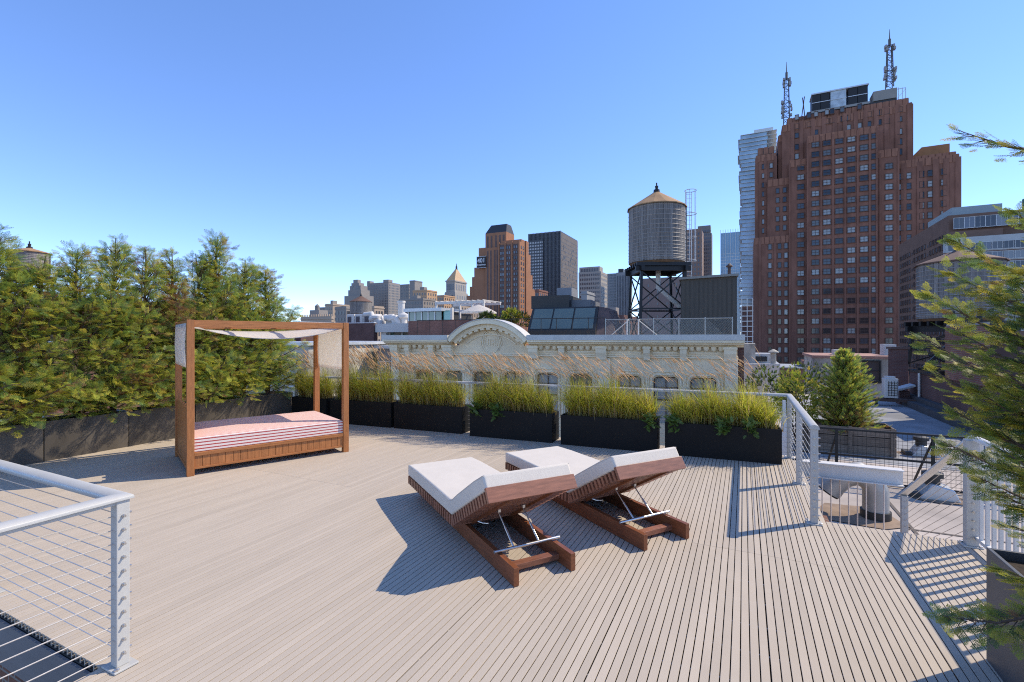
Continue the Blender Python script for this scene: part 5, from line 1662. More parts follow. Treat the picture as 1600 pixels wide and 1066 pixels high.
# spandrel sills
# rooftop plant: louvred boxes on a steel deck
yk = 16
ztop = za + 4.5
m_louv = M("black_louvre", (.02, .02, .022), .6)
z_a, z_b = ztop + 4.2, tz(130, 1354, yk)
xk0, xk1 = tx(1269, yk), tx(1356, yk)
tw.box(xk0 - 3, xk1 + 1, yk - 1, yk + 12, ztop + 2.6, ztop + 4.0, M("steel_deck", (.28, .27, .25), .6), "plant_deck")
for i in range(10):
    a = xk0 - 3 + (xk1 - xk0 + 4) * i / 9
    tw.box(a - .25, a + .25, yk - .8, yk - .3, ztop, ztop + 2.6, m_iron, "plant_leg")
for i, (a, b, mt_) in enumerate([(0, .155, m_louv), (.165, .32, m_louv), (.34, .62, M("plant_glass", (.42, .48, .52), .3, var=.3, scale=.3)), (.66, .82, m_louv), (.83, 1, m_louv)]):
    L_ = xk1 - xk0
    tw.box(xk0 + L_ * a, xk0 + L_ * b, yk, yk + 10, z_a, z_b - 1.2, mt_, "louvre_box")
    tw.box(xk0 + L_ * a - .2, xk0 + L_ * b + .2, yk - .3, yk, (z_a + z_b) / 2 - .9, (z_a + z_b) / 2 - .5, m_alu, "louvre_rail")
tw.box(xk0 - .5, xk1 + .5, yk - .6, yk + 10.5, z_b - 1.2, z_b - .4, m_alu, "plant_roof")
xg0, xg1 = tx(1364, yk), tx(1401, yk)
tw.box(xg0, xg1, yk - 1, yk + 9, ztop + 3.4, tz(138, 1400, yk), M("plant_grey", (.27, .25, .22), .7, var=.1, scale=.3), "plant_box")
tw.box(xg0, xg1, yk - .5, yk + 8, ztop + .5, ztop + 3.2, m_frame_dk, "plant_box")
for a in (1404, 1410, 1415):
    MB().bar((tx(a, yk), yk, ztop), (tx(a, yk), yk, tz(137, a, yk)), .3, .3).build("gantry_post", m_alu, tw.o)
MB().bar((tx(1402, yk), yk, tz(138, 1410, yk)), (tx(1415, yk), yk, tz(138, 1410, yk)), .3, .3).bar((tx(1402, yk), yk, ztop + 3), (tx(1415, yk), yk, tz(140, 1410, yk)), .25, .25).build("gantry_beam", m_alu, tw.o)
for pa_, pb in ((1252, 1262), (1258, 1250)):
    MB().bar((tx(pa_, 10), 10, za + 2), (tx((pa_ + pb) / 2, 10), 10, tz(152, pa_, 10)), .5, .5).build("derrick", m_frame_br, tw.o)
# lattice masts
def mast(px, pyb, pyt, y0):
    x = tx(px, y0); zb, zt = tz(pyb, px, y0), tz(pyt, px, y0)
    zs = zb + (zt - zb) * .72
    mb = MB()
    w0 = 1.7
    def c(sx, sy, f): return (x + sx * w0 * (1 - .35 * f), y0 + sy * w0 * (1 - .35 * f), zb + (zs - zb) * f)
    nseg = 8
    for sx, sy in ((-1, -1), (1, -1), (1, 1), (-1, 1)):
        mb.bar(c(sx, sy, 0), c(sx, sy, 1), .45, .45)
    rg_ = [(-1, -1), (1, -1), (1, 1), (-1, 1)]
    for i in range(nseg):
        for k in range(4):
            a, b = rg_[k], rg_[(k + 1) % 4]
            mb.bar(c(*a, i / nseg), c(*b, (i + 1) / nseg), .22, .22).bar(c(*a, (i + 1) / nseg), c(*b, (i + 1) / nseg), .22, .22)
    mb.tube([(x, y0, zs), (x, y0, zs + (zt - zs) * .4)], .75, 8).tube([(x, y0, zs + (zt - zs) * .4), (x, y0, zt)], [.35, .12], 6)
    mb.build("lattice_mast", M("mast_steel", (.10, .095, .09), .6), tw.o)
    rg2 = random.Random(px)
    d = MB()
    for i in range(26):
        f = rg2.choice((.18, .24, .3, .36, .42, .48, .84, .9, .96)) + rg2.uniform(-.02, .02)
        s_ = rg2.choice((-1, 1)); dx_ = s_ * (w0 * (1 - .35 * f) + rg2.uniform(.4, 1.3)); zz = zb + (zs - zb) * f
        d.box(x + dx_ - .5, x + dx_ + .5, y0 - 1 - rg2.random() * 2, y0, zz - .8, zz + .8)
        d.bar((x, y0, zz), (x + dx_, y0, zz), .2, .2)
    d.build("antenna_panels", M("antenna_grey", (.28, .27, .26), .6), tw.o)
mast(1229, 194, 97, 14)
mast(1390, 138, 46, 24)

# ================================================================== OTHER BUILDINGS ON THE RIGHT
bb = Bd("apartment_block", "brown brick apartment block right of the tower with glazed top floor", 150.0, 1482)
z1_ = bb.z(337)
L1 = bb.y(1404)
bb.box(0, 40, 0, L1, 0, z1_, m_brick_b)
bb.box(bb.x(1482), bb.x(1563), -1.6, 0, 0, bb.z(364), m_brick_b, "front_bay")
bb.box(bb.x(1481, -4), bb.x(1640, -4), -3.99, -1.6, 0, bb.z(432, 0, -4), m_brick_b, "lower_bay")
bb.box(bb.x(1478, -4), bb.x(1640, -4), -4, -1.6, bb.z(432, 0, -4), bb.z(372, 0, -4), M("pale_panel", (.42, .43, .42), .7, var=.08, scale=.4), "white_bay")
bb.box(2, 14, 4, 26, z1_, z1_ + 3.2, M("roof_plant", (.27, .32, .33), .6), "roof_house")
bb.box(20, 25, 3, 8, z1_, z1_ + 4.6, M("green_tank", (.03, .11, .08), .6), "roof_tank")
fl = 3.05
ys_ = frange(3, L1 - 2, 17)
bb.win([(y, z1_ - 7 - fl * j) for j in range(16) for i, y in enumerate(ys_) if i not in (5, 11)], 1.5, 1.7, m_frame_br, g_far, face='l', off=0, bar=.12, dep=.2)
bb.rows([(ys_[i], z1_ - 7 - fl * j) for j in range(16) for i in (5, 11)], 1.0, 1.0, m_winfar, face='l', off=0)
bb.win([(x, bb.z(360)) for x in frange(.8, bb.x(1640), 9)], 2.6, 3.4, m_frame_w, g_far, off=-1.6, mx=1)
bb.win([(x, bb.z(393 + 15.5 * j, 0, -4)) for j in range(9) for x in frange(bb.x(1482, -4), bb.x(1640, -4), 9)], 2.9, 2.3, m_frame_w, g_far, off=-4, mx=1)
bb.rows([(x, bb.z(393 + 15.5 * j, 0, -4) - .65) for j in range(3) for x in frange(bb.x(1482, -4), bb.x(1640, -4), 1)], 28, .3, m_brick_b, off=-4, dep=.06, name="brick_bands")
ja = Bd("stacked_glass_tower", "pale glass tower of shifted stacked floors left of the brick tower", 430.0, 1157)
m_jg = M("blue_glass", (.30, .42, .52), .12, var=.25, scale=.08, spec=.9, var2=.2, scale2=.03)
m_jw = M("pale_slab", (.55, .56, .55), .6, var=.05)
rg = random.Random(3)
zz, i = 0.0, 0
Wj = ja.x(1218)
ztj = ja.z(214)
while zz < ztj:
    h_ = 3.6
    d_ = rg.uniform(-1.4, 1.8) if (zz > ztj * .25) else 0.3
    if i % 4 in (1, 2): d_ *= .5
    ja.box(d_, Wj - rg.uniform(0, 3) - (8 if zz > ztj - 18 else 0), rg.uniform(0, 1.5), 24, zz, zz + h_ - .35, m_jg, "glass_storey")
    ja.box(d_ - rg.uniform(.2, 1.3), Wj - 2, -rg.uniform(0.2, .9), 24, zz + h_ - .35, zz + h_, m_jw, "floor_slab")
    zz += h_; i += 1
ja.box(11, 26, 3, 20, zz, ja.z(205), m_jw, "roof_house")
gt_ = Bd("glass_tower", "slim blue glass tower beyond the grey shed", 620.0, 1157)
xg = gt_.x(1126)
m_cg = M("curtain_glass", (.16, .27, .36), .12, var=.2, scale=.03, spec=.9)
gt_.box(xg, 0, 0, 28, 0, gt_.z(362), m_cg)
mb = MB()
for i in range(9):
    x = xg + (0 - xg) * i / 8
    mb.box(x - .25, x + .25, -.4, 0, 0, gt_.z(357))
for j in range(32):
    z = 4.2 * j + 6
    mb.box(xg, 0, -.25, 0, z, z + .6)
o = mb.build("mullion_grid", m_jw, gt_.o); o["kind"] = "stuff"
# building under repair with pale scaffold lines
sc_ = Bd("scaffolded_building", "narrow brick building wrapped in pale scaffolding by the tower's left foot", 170.0, 1177)
xs_ = sc_.x(1158)
sc_.box(xs_, 0, 0, 14, 0, sc_.z(478), m_brick_d)
for j in range(9):
    z = sc_.z(478 + 8 * j)
    MB().bar((xs_, -.6, z), (0, -.6, z), .3, .3).build("scaffold_tube", m_white, sc_.o)
for x in (xs_ + .2, xs_ / 2, -.2):
    MB().bar((x, -.6, sc_.z(550)), (x, -.6, sc_.z(466)), .25, .25).build("scaffold_tube", m_white, sc_.o)
tn = Bd("brown_tower", "tan office tower right behind the big water tank", 430.0, 1096)
m_tan = M("tan_stone", (.30, .20, .15), .8, var=.06, scale=.1)
x0 = tn.x(1066)
tn.box(x0, 0, 0, 25, 0, tn.z(357), m_tan)
tn.rows([(x, tn.z(367) - 4.0 * j) for j in range(22) for x in frange(x0 + 1, -1, 5)], 1.3, 2.3, m_winfar)
tw2 = Bd("tan_wing", "plain tan wing seen through the water tank's legs", 300.0, 1070)
x0 = tw2.x(1001)
tw2.box(x0, 0, 0, 20, 0, tw2.z(432), M("mauve_stone", (.24, .165, .14), .8, var=.1, scale=.1))
tw2.rows([(x, tw2.z(446) - 4 * j) for j in range(9) for x in frange(x0 + 2, -2, 4)], .8, 1.6, m_winfar)
g2_ = Bd("grey_office_tower", "grey gridded office tower next to the tan one", 470.0, 1112)
x0 = g2_.x(1090)
g2_.box(x0, 0, 0, 14, 0, g2_.z(364), M("grey_stone", (.24, .215, .20), .8))
g2_.box(x0, g2_.x(1110), 2, 12, g2_.z(364), g2_.z(351), MATS["grey_stone"], "crown")
g2_.rows([(x, g2_.z(362) - 3.6 * j) for j in range(26) for x in frange(x0 + .5, -.5, 7)], 1.0, 1.9, m_winfar)

# ================================================================== MIDDLE SKYLINE
a4 = Bd("art_deco_tower", "orange brick setback tower carrying the black 401 sign", 330.0, 811.8)
m_or = M("orange_brick", (.34, .165, .095), .8, var=.10, scale=.15, spec=.15)
m_ors = M("brown_spandrel", (.13, .085, .075), .7, var=.25, scale=.3)
def ax(p, y=0): return a4.x(p, y)
zm = a4.z(377)
ye = a4.y(826)
a4.box(ax(779.5), 0, 0, ye, 0, zm, m_or)
a4.box(ax(782), 0, 3, ye, zm, zm + 2, m_or)
a4.box(ax(758.5, 2), ax(779.5, 2) , 2, 24, 0, a4.z(386, ax(770)), m_or)
ztw = a4.z(362, ax(790, 5), 5)
a4.box(ax(758.5, 5), ax(791, 5), 5, 18, 0, ztw, m_or)
x0, x1 = ax(758.5, 5), ax(791, 5); zt2 = a4.z(350, x1, 9)
MB().hexa([(x0, 5, ztw), (x1, 5, ztw), (x1, 18, ztw), (x0, 18, ztw), (x0 + 3.2, 8, zt2), (x1 - 1, 8, zt2), (x1 - 1, 15, zt2), (x0 + 3.2, 15, zt2)]).build("roof", M("slate_roof", (.045, .043, .048), .6), a4.o)
for pa_, pb, py, y0 in ((748, 758.5, 387, 4), (741, 748, 418, 4), (737.5, 741, 433, 5), (734, 737.5, 448, 6), (729, 734, 462, 7)):
    a4.box(ax(pa_, y0), ax(pb, y0), y0, 22, 0, a4.z(py, ax(pb, y0), y0), m_or)
# window strips: recessed dark bays with single windows
zf_ = [zm - 4.6 - 3.75 * j for j in range(21)]
for p in (784.5, 794.5, 805.5):
    a4.box(ax(p) - 1.75, ax(p) + 1.75, -.08, 0, 10, zm - 1.5, m_ors, "bay_strip")
    a4.win([(ax(p) + s_ * .85, z) for s_ in (-1, 1) for z in zf_ if z > 10], 1.35, 2.0, m_frame_br, g_far, off=-.09, bar=.1, dep=.15)
for p in (779.8, 789.6, 800, 811.4):
    a4.box(ax(p) - .5, ax(p) + .5, -.6, 0, 0, zm + .5, m_or, "pier")
zz = a4.z(386, ax(770))
for p in (762, 767, 773, 777):
    a4.box(ax(p, 2) - .6, ax(p, 2) + .6, 1.9, 2, 10, zz - 2, m_ors, "bay_strip")
for p in (762, 768, 775, 781, 787):
    a4.box(ax(p, 5) - .7, ax(p, 5) + .7, 4.9, 5, zz, ztw - 2, m_ors, "bay_strip")
ysd = [a4.y(p) for p in (814.5, 818)]
a4.win([(y, z) for y in ysd for z in zf_ if z > 10], 1.5, 2.0, m_frame_br, g_far, face='r', off=0, bar=.1, dep=.15)
a4.box(-1, .8, a4.y(820.5), a4.y(823), 0, zm + 2, m_or, "side_pier")
for q0, q1, py in ((826, 829, 398), (829, 832, 430), (832, 836, 452)):
    a4.box(-14, 0, a4.y(q0), a4.y(q1), 0, a4.z(py, 0, a4.y(q0)), m_or)
# the sign
sx0, sx1 = ax(744.7, 1), ax(759.3, 1)
sz0, sz1 = a4.z(419, sx0, 1), a4.z(401.6, sx0, 1)
sign = a4.box(sx0, sx1, 1, 1.6, sz0, sz1, M("sign_black", (.022, .02, .022), .6), "sign_board")
def text_mesh(body, size, mat, parent, loc, name, bold=0.0):
    cu = bpy.data.curves.new(name, 'FONT'); cu.body = body; cu.size = size; cu.align_x = 'CENTER'; cu.extrude = .03; cu.offset = bold
    to = bpy.data.objects.new(name, cu); COL.objects.link(to)
    me = bpy.data.meshes.new_from_object(to)
    bpy.data.objects.remove(to)
    me.materials.clear(); me.materials.append(mat)
    return link(name, me, parent, loc, (R(90), 0, 0))
m_sgw = M("sign_white", (.75, .75, .75), .6)
wS = sx1 - sx0
text_mesh("401", wS * .56, m_sgw, sign, ((sx0 + sx1) / 2, .95, sz0 + (sz1 - sz0) * .47), "sign_number", .05)
text_mesh("Broadway", wS * .235, m_sgw, sign, ((sx0 + sx1) / 2, .95, sz0 + (sz1 - sz0) * .20), "sign_word", .015)
MB().box(sx0 - .12, sx1 + .12, .98, 1.0, sz1 - .1, sz1 + .12).box(sx0 - .12, sx1 + .12, .98, 1.0, sz0 - .12, sz0 + .1).build("sign_frame", m_sgw, sign)

dt = Bd("dark_tower", "dark grey slab tower right of the orange tower", 440.0, 876)
m_dk = M("dark_metal", (.055, .058, .066), .45, var=.12, scale=.06)
m_dkf = M("dark_fin", (.10, .105, .115), .45)
x0 = dt.x(826); yd = dt.y(902.4); zt = dt.z(361)
dt.box(x0, 0, 0, yd, 0, zt, m_dk)
mb = MB()
for i in range(25):
    x = x0 + (0 - x0) * i / 24
    mb.box(x - .22, x + .22, -.7, 0, 0, zt + .2)
mb.build("facade_fins", m_dkf, dt.o)["kind"] = "stuff"
dt.rows([(x0 / 2, zt - 9 - 3.9 * j) for j in range(30)], -x0 - .2, .5, m_dkf, name="spandrel_bands")
dt.box(x0, dt.x(849), -1.2, 0, 0, dt.z(377, x0), m_dk, "lattice_bay")
dt.rows([(x, dt.z(377, x0) - 3.2 - 2.9 * j) for j in range(30) for x in frange(x0, dt.x(849), 9)], .75, 1.5, m_jw, off=-1.2, name="lattice_panels")
dt.box(0, .35, .4, yd - .4, 0, zt - 1, M("brown_mesh", (.14, .115, .10), .7, var=.15, scale=.2), "side_cladding")
rg = random.Random(8)
dt.rows([(y, zt - 14 - 2.6 * j) for j in range(38) for y in frange(2, yd - 2, 22) if rg.random() < .13], 1.3, 2.2, m_dk, face='r', off=.36, name="side_windows")
dt.rows([(yd / 2, zt - 6 - 3.9 * j) for j in range(30)], yd - 1, .3, m_dk, face='r', off=.36, dep=.05, name="side_bands")
m_lime = M("limestone", (.36, .32, .275), .8, var=.06, scale=.1)
lb_ = Bd("limestone_office", "pale limestone office block right of the dark tower", 400.0, 939)
x0 = lb_.x(904); zt = lb_.z(424)
lb_.box(x0, 0, 0, lb_.y(949), 0, zt, m_lime)
lb_.box(x0, lb_.x(936), 2, 12, zt, lb_.z(416, 0, 2), m_lime, "attic")
lb_.rows([(x, zt - 3.5 - 3.7 * j) for j in range(14) for x in frange(x0 + 1, -1, 11)], .9, 1.9, m_winfar)
lb_.rows([(y, zt - 3.5 - 3.7 * j) for j in range(14) for y in frange(1, lb_.y(949) - 1, 6)], .9, 1.9, m_winfar, face='r')
lb_.rows([(x, zt + .6) for x in frange(x0 + 1, lb_.x(936) - 1, 11)], .8, 2.6, m_winfar, off=2)
o2 = Bd("pale_slab_tower", "pale grey slab tower left of the big water tank", 620.0, 964)
x0 = o2.x(943)
m_pg = M("pale_grey_stone", (.27, .27, .27), .8, var=.05, scale=.1)
o2.box(x0, 0, 0, 20, 0, o2.z(427), m_pg)
o2.rows([(x, o2.z(431) - 3.6 * j) for j in range(24) for x in frange(x0 + 1, -1, 9)], .8, 1.9, m_winfar)
o3 = Bd("striped_slab_tower", "grey tower with vertical stripes next to the water tank legs", 600.0, 984)
x0 = o3.x(963)
o3.box(x0, 0, 0, 16, 0, o3.z(425), m_pg)
o3.box(x0 + 2, o3.x(973), 2, 14, o3.z(425), o3.z(419), m_frame_dk, "roof_house")
o3.rows([(x, 4) for x in frange(x0 + .6, -.4, 8)], 1.0, o3.z(430) - 4, m_winfar, name="window_strips")

# ================================================================== LEFT SKYLINE
m_sand = M("sandstone", (.40, .31, .235), .8, var=.07, scale=.1)
m_sandl = M("tan_render", (.50, .32, .19), .8, var=.07, scale=.15)
ct = Bd("courthouse_tower", "pale courthouse tower with gold pyramid roof", 600.0, 710.5)
x0 = ct.x(697); y1 = ct.y(729); zs = ct.z(440)
ct.box(x0, 0, 0, y1, 0, zs, m_lime)
ct.box(x0 - 1.2, 1.2, -1.2, y1 + 1.2, ct.z(458), ct.z(456), m_lime, "cornice")
ct.box(x0 - 1.5, 1.5, -1.5, y1 + 1.5, 0, ct.z(458), m_lime, "lower_shaft")
ct.box(x0 - .8, .8, -.8, y1 + .8, zs, zs + 1.6, m_lime, "cornice")
cx_, cy_ = x0 / 2, y1 / 2
za_ = ct.z(418, 0, cy_)
MB().add([(x0, 0, zs + 1.6), (0, 0, zs + 1.6), (0, y1, zs + 1.6), (x0, y1, zs + 1.6), (cx_, cy_, za_)], [(0, 1, 4), (1, 2, 4), (2, 3, 4), (3, 0, 4), (3, 2, 1, 0)]).build("pyramid_roof", M("gilded_roof", (.50, .32, .16), .5, var=.1, scale=.1), ct.o)
MB().lathe([(1.4, za_ - 3), (1.2, za_ + 1.5), (.6, za_ + 2), (.5, za_ + 4), (0, za_ + 6)], 8, (cx_, cy_, 0)).build("lantern", m_frame_dk, ct.o)
for zlo, hh, nn in ((ct.z(453), 7.5, 6), (ct.z(467), 4.5, 6)):
    off_ = 0 if hh > 5 else 1.5
    ct.rows([(y, zlo) for y in frange(1.5, y1 - 1.5, nn)], 1.3, hh, m_winfar, face='r', off=off_)
    ct.rows([(x, zlo) for x in frange(x0 + 1.5, -1.5, nn - 1)], 1.3, hh, m_winfar, off=-off_)
gs = Bd("grey_slab_block", "big grey courthouse slab with a raised corner on the left skyline", 650.0, 607)
m_gs = M("grey_granite", (.27, .24, .215), .8, var=.06, scale=.08)
x0 = gs.x(573.5); y1 = gs.y(625); zt = gs.z(441)
gs.box(x0, 0, 0, y1, 0, zt, m_gs)
gs.box(gs.x(599), .3, -.3, 8, zt, gs.z(437), m_gs, "corner_block")
gs.box(x0, x0 + 5, 0, 8, zt, gs.z(439.5, x0), m_gs, "corner_block")
gs.rows([(x, zt - 5 - 3.6 * j) for j in range(14) for x in frange(x0 + 1, -1, 13)], .9, 2.1, m_winfar)
gs.rows([(y, zt - 5 - 3.6 * j) for j in range(14) for y in frange(1, y1 - 1, 8)], 1.0, 2.1, m_winfar, face='r')
sp_ = Bd("stepped_tower", "slim stepped stone tower left of the grey slab", 620.0, 556)
for pa_, pb, py, y0, y1 in ((538, 566, 462, -3, 18), (544, 564, 453, 0, 16), (546.5, 563.5, 446.5, 1.5, 14), (549, 561, 442, 3, 12), (552, 559, 437, 4.5, 10)):
    sp_.box(sp_.x(pa_, y0), sp_.x(pb, y0), y0, y1, 0, sp_.z(py, 0, y0), m_gs)
sp_.rows([(sp_.x(p, 1.5), sp_.z(451)) for p in (550, 552, 557, 559, 561)], 1.1, 3.2, m_winfar, off=1.5)
for k_, (pa_, pb, ps, py, D_, mt_, nm, lb) in enumerate([
        (508, 520, 546, 474.5, 330, m_sand, "stone_block", "tan stone block left of the round tank house"),
        (494, 509, 516, 480, 380, m_gs, "stone_block", "low grey block behind the tan stone block"),
        (524, 541, 548, 479, 260, m_gs, "stone_block", "grey block with tall windows under the stepped tower"),
        (560, 585, 600, 478, 240, m_sand, "stone_block", "low tan block right of the round tank house"),
        (623.5, 661, 682, 466, 350, m_gs, "office_block", "brownish office block with orange lit flank"),
        (645, 667, 683, 452.5, 370, m_sandl, "office_block", "taller orange lit block behind the brownish office block"),
        (625, 639, 643, 444, 560, m_gs, "round_corner_tower", "grey tower between the slab and the boxy tower"),
        (640, 648, 660, 438, 540, m_gs, "boxy_tower", "boxy brown-grey tower with blank walls"),
        (683, 694, 711, 461, 420, m_sandl, "office_block", "small orange block below the gold pyramid"),
        (706, 720, 748, 474, 300, m_sand, "office_block", "low tan block at the foot of the orange tower"),
        (836, 842, 856, 452, 300, m_brick_r, "brick_block", "low red brick block with roof plants below the dark tower"),
        (908, 917, 929, 455, 200, m_pg, "plain_block", "plain grey bulkhead block above the skylight studio"),
        (925, 975, 1003, 492, 140, m_brick_d, "brick_block", "dark brick block seen between the skylight and the tank legs"),
        (470, 518, 521, 494, 200, m_sand, "castle_block", "tan building with a crenellated parapet at the left end of the skyline")]):
    b = Bd(nm, lb, D_, pb)
    x0 = b.x(pa_); y1 = b.y(ps); zt = b.z(py)
    b.box(x0, 0, 0, y1, 0, zt, mt_)
    b.box(x0 - .3, .3, -.3, y1 + .3, zt - 1.2, zt - .7, mt_, "cornice")
    nx_ = max(3, int(-x0 / 2.6)); ny_ = max(3, int(y1 / 3.2))
    if nm not in ("boxy_tower", "plain_block"):
        b.rows([(x, zt - 4.4 - 3.6 * j) for j in range(8) for x in frange(x0 + .6, -.6, nx_)], 1.0, 1.9, m_winfar)
        b.rows([(y, zt - 4.4 - 3.6 * j) for j in range(8) for y in frange(.6, y1 - .6, ny_)], 1.1, 1.9, m_winfar, face='r')
    if nm == "castle_block":
        for i in range(15):
            x = x0 + (-x0) * i / 14
            b.box(x - .22, x + .22, -.2, .2, zt, zt + .9, m_sand, "merlon")
        b.box(x0 + 2, x0 + 7.6, 3, 8, zt, zt + 3, m_gs, "roof_house")
        MB().lathe([(1, zt + 3), (1, zt + 4.9), (0.1, zt + 5.8)], 14, (x0 + 4.4, 5, 0)).build("roof_tank", m_tankwood, b.o)
    elif k_ in (0, 4, 5, 12):
        b.box(x0 * .6, x0 * .3, 2, 6, zt, zt + 2.4, m_gs, "roof_house")
tkp = at(564, 491, 92.0)
water_tank("squat round water tank with dark conical roof on the left skyline", tkp, 1.98, tkp.z, H + (HY - 472) / F * 92, H + (HY - 462) / F * 92, m_cone2, 3.5, ladder=False)

# ---- brick house with the white extension, and the glass penthouse (across the street, left)
bw = Bd("brick_wall_house", "plain dark brick house behind the daybed's right post", 46.0, 584)
x0 = bw.x(505)
bw.box(x0, 0, 0, bw.y(590), 0, bw.z(505), m_brick_d)
bw.box(x0 - .05, .05, -.06, .3, bw.z(505), bw.z(503.6), m_alu, "coping")
for i, (pa_, pb) in enumerate(((541, 553), (554, 566), (567, 581))):
    xa, xb = bw.x(pa_, 2), bw.x(pb, 2)
    zb_, zt_ = bw.z(505, 0, 2), bw.z(489.5, 0, 2)
    d_ = thing("roof_lantern", ["left", "middle", "right"][i] + " of three white boxy roof lanterns on the brick house", "skylight", (bw.P + bw.dx * ((xa + xb) / 2) + bw.dy * 2) + Vector((0, 0, GZ + zb_)), GA, "white roof lanterns")
    w_ = (xb - xa) / 2
    MB().box(-w_, w_, .02, 1.6, -.6, zt_ - zb_).build("box", m_white, d_, bevel=.08)
    MB().box(-w_ * .65, w_ * .3, -.01, .03, .05, (zt_ - zb_) * .75).build("pane", m_winfar, d_)
we = Bd("white_extension", "white flat-roofed box with wide window beside the brick house", 44.0, 651)
x0 = we.x(586); ztw_ = we.z(505)
we.box(x0, 0, 0, 5, we.z(519), ztw_, m_white, "roof_slab")
we.box(x0 + .5, we.x(600), .3, 5, we.z(560), we.z(519), m_white)
we.box(we.x(640), we.x(662), .25, 5, we.z(560), we.z(520), m_white, "side_wall")
we.box(we.x(600), we.x(640), .9, 1.0, we.z(560), we.z(519.1), m_gl_pent, "window")
for p in (600.5, 620, 639.5): we.box(we.x(p) - .06, we.x(p) + .06, .75, .9, we.z(560), we.z(519.2), m_white, "mullion")
we.box(x0, we.x(665), .3, 6, 0, we.z(560), m_brick_d, "lower_wall")
# white roof machinery
hv_ = thing("roof_ducts", "tangle of white ducts and fans on the white extension's roof", "ducts", we.P + we.dx * we.x(620, 3) + we.dy * 3 + Vector((0, 0, GZ + ztw_)), GA)
rg = random.Random(21)
hw = -(we.x(586, 3) - we.x(660, 3)) / 2
for i in range(16):
    x = rg.uniform(-hw, hw * .9); y = rg.uniform(-1.2, 1.2); r_ = rg.uniform(.22, .42); h_ = rg.uniform(.4, 1.0)
    if i % 3 == 0:
        MB().tube([(x - .5, y, h_), (x + .4, y, h_ + .1), (x + .7, y, h_ * .4), (x + .7, y, 0)], r_ * .8, 10).build("duct", m_white, hv_, smooth=50)
    elif i % 3 == 1:
        MB().lathe([(r_ * .7, 0), (r_ * .7, h_ * .6), (r_ * 1.2, h_ * .7), (r_ * 1.2, h_ * 1.0), (r_ * .4, h_ * 1.2)], 12, (x, y, 0)).build("fan", m_white, hv_, smooth=40)
    else:
        MB().box(x - r_, x + r_, y - r_, y + r_, 0, h_).build("unit", m_alu if i % 2 else m_white, hv_, bevel=.04)
MB().lathe([(.35, 0), (.35, 2.2), (.42, 2.25), (.42, 2.45)], 12, (.1, .6, 0)).build("stack", m_white, hv_, smooth=40)
gpn = Bd("glass_penthouse", "glass walled rooftop penthouse with white pergola", 40.0, 689.5)
x0 = gpn.x(638); zt = gpn.z(481); zb_ = gpn.z(501)
gpn.box(x0 - .3, .2, -.3, 5, zt - .28, zt, m_alu, "roof_slab")
gpn.box(x0, 0, .5, 5, zb_, zt - .28, m_frame_dk, "back_wall")
for i in range(5):
    a, b = x0 + (-x0) * i / 5, x0 + (-x0) * (i + 1) / 5
    gpn.box(a + .05, b - .05, .1, .16, zb_, zt - .29, m_gl_pent, "window")
    gpn.box(a - .05, a + .05, .04, .2, zb_, zt - .29, m_alu, "mullion")
gpn.box(.02, gpn.x(701), .3, .36, zb_, gpn.z(485), m_gl_teal, "window")
gpn.box(gpn.x(701), gpn.x(704), .25, .5, zb_ - .5, gpn.z(481), m_white, "pillar")
gpn.box(x0, gpn.x(760), .0, 8, 0, zb_, m_brick_r, "lower_wall")
for p in (682, 719, 738, 756):
    x = gpn.x(p, 2); gpn.box(x - .07, x + .07, 1.9, 2.05, zb_, gpn.z(474, x, 2), m_white, "pergola_post")
for y_ in (2.0, 5.0):
    gpn.box(gpn.x(680, 2), gpn.x(757, 2), y_ - .06, y_ + .06, gpn.z(475, 0, 2), gpn.z(471, 0, 2), m_white, "pergola_beam")
for i in range(10):
    x = gpn.x(682, 2) + (gpn.x(756, 2) - gpn.x(682, 2)) * i / 9
    gpn.box(x - .04, x + .04, 1.8, 5.2, gpn.z(471, 0, 2), gpn.z(470, 0, 2), m_white, "pergola_slat")
pz = gpn.z(489, 0, 1.2); pxm = gpn.x(752, 1.2)
par = thing("patio_umbrella", "pale patio umbrella on the penthouse terrace", "umbrella", gpn.P + gpn.dx * gpn.x(748, 1.2) + gpn.dy * 1.2 + Vector((0, 0, GZ + zb_)), GA)
hgt = pz - zb_
MB().lathe([(1.5, hgt - .12), (1.5, hgt), (.8, hgt + .35), (.05, hgt + .62)], 10).build("canopy", m_canvas, par, smooth=20)
MB().tube([(0, 0, 0), (0, 0, hgt + .5)], .04, 8).build("pole", m_alu, par)
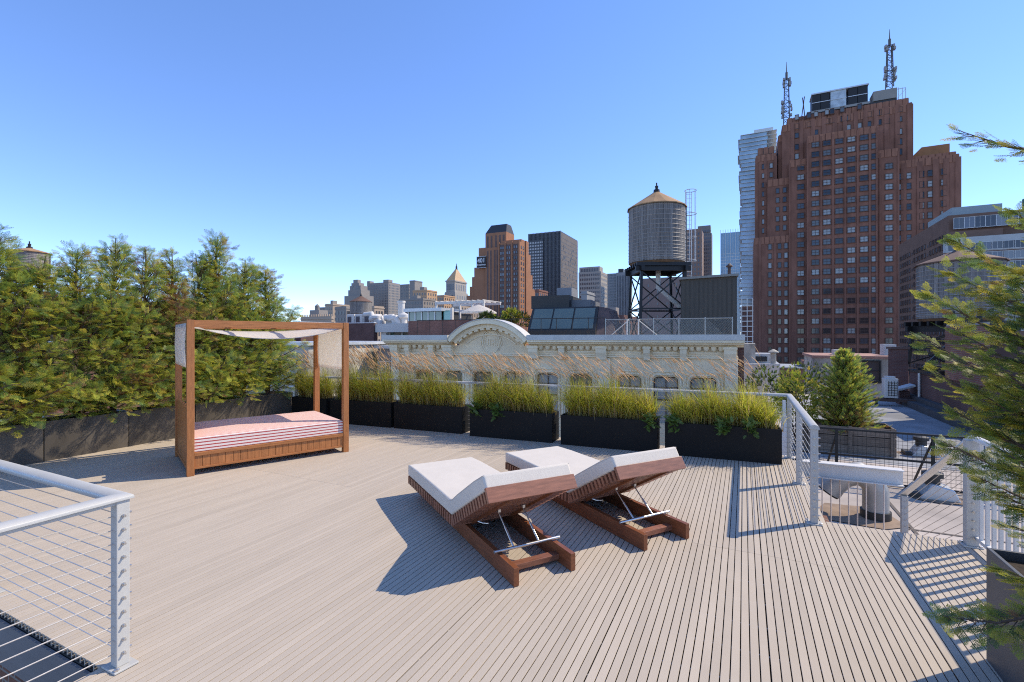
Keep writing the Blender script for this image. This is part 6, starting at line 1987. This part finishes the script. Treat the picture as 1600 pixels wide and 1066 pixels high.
for i, (px, py, rr_, cols, lb) in enumerate([(785, 507, .75, DG + YG, "roof garden shrub under the orange tower"), (812, 503, .7, DG + [(.35, .2, .04)], "reddish roof garden shrub beside the skylight studio"), (760, 500, .5, DG, "small shrub beside the patio umbrella"), (800, 494, .5, YG, "yellowish roof garden shrub in the middle of the roof garden")]):
    p_ = at(px, py, 36.0)
    bush("roof_shrub", lb, Vector((p_.x, p_.y, p_.z - rr_)), rr_ * 1.2, rr_, 220, cols, .3, 30 + i)

# ---- far left, seen in the gaps of the hedge
rbk = Bd("red_brick_house", "red brick house with crimson cornice behind the left end of the hedge", 34.0, 84)
x0 = rbk.x(-140); zt = rbk.z(463)
rbk.box(x0, 0, 0, 14, 0, zt, m_brick_r)
m_crim = M("crimson_cornice", (.30, .03, .03), .5, var=.1)
rbk.box(x0, .5, -.6, 0, zt - .8, zt, m_crim, "cornice")
rbk.box(x0, .6, -.75, 0, zt, zt + .18, m_crim, "cornice")
rbk.win([(x, zt - 2.9 - 3.3 * j) for x in frange(x0, 0, 8) for j in range(4)], 1.0, 1.8, m_frame_w, g_near, mz=1)
for j in range(4):
    rbk.box(x0, .05, -.08, 0, zt - 3.4 - 3.3 * j, zt - 3.2 - 3.3 * j, m_white, "string_course")
tkp = at(46, 428, 40.0)
water_tank("small brown water tank above the left end of the hedge", tkp, 1.25, tkp.z, H + (HY - 395) / F * 40, H + (HY - 387) / F * 40, m_cone, zt + GZ, ladder=False)
for k_, (pa_, pb, py, D_, mt_, lb) in enumerate([(100, 300, 470, 75, m_sand, "tan house behind the middle of the hedge"), (290, 470, 505, 60, m_brick_d, "dark brick house behind the daybed canopy"), (380, 482, 540, 30, m_stucco, "pale low roof seen between the daybed and its flap"), (590, 625, 545, 34, m_gs, "low grey roof left of the cream building")]):
    b = Bd("row_house", lb, D_, pb)
    x0 = b.x(pa_); zt = b.z(py)
    b.box(x0, 0, 0, 10, 0, zt, mt_)
    b.box(x0 - .2, .2, -.2, 10.2, zt, zt + .2, m_alu, "coping")
    b.win([(x, zt - 2.6 - 3.2 * j) for x in frange(x0 + .5, -.5, max(3, int(-x0 / 2.4))) for j in range(2)], 1.1, 1.7, m_frame_w, g_near, mz=1)
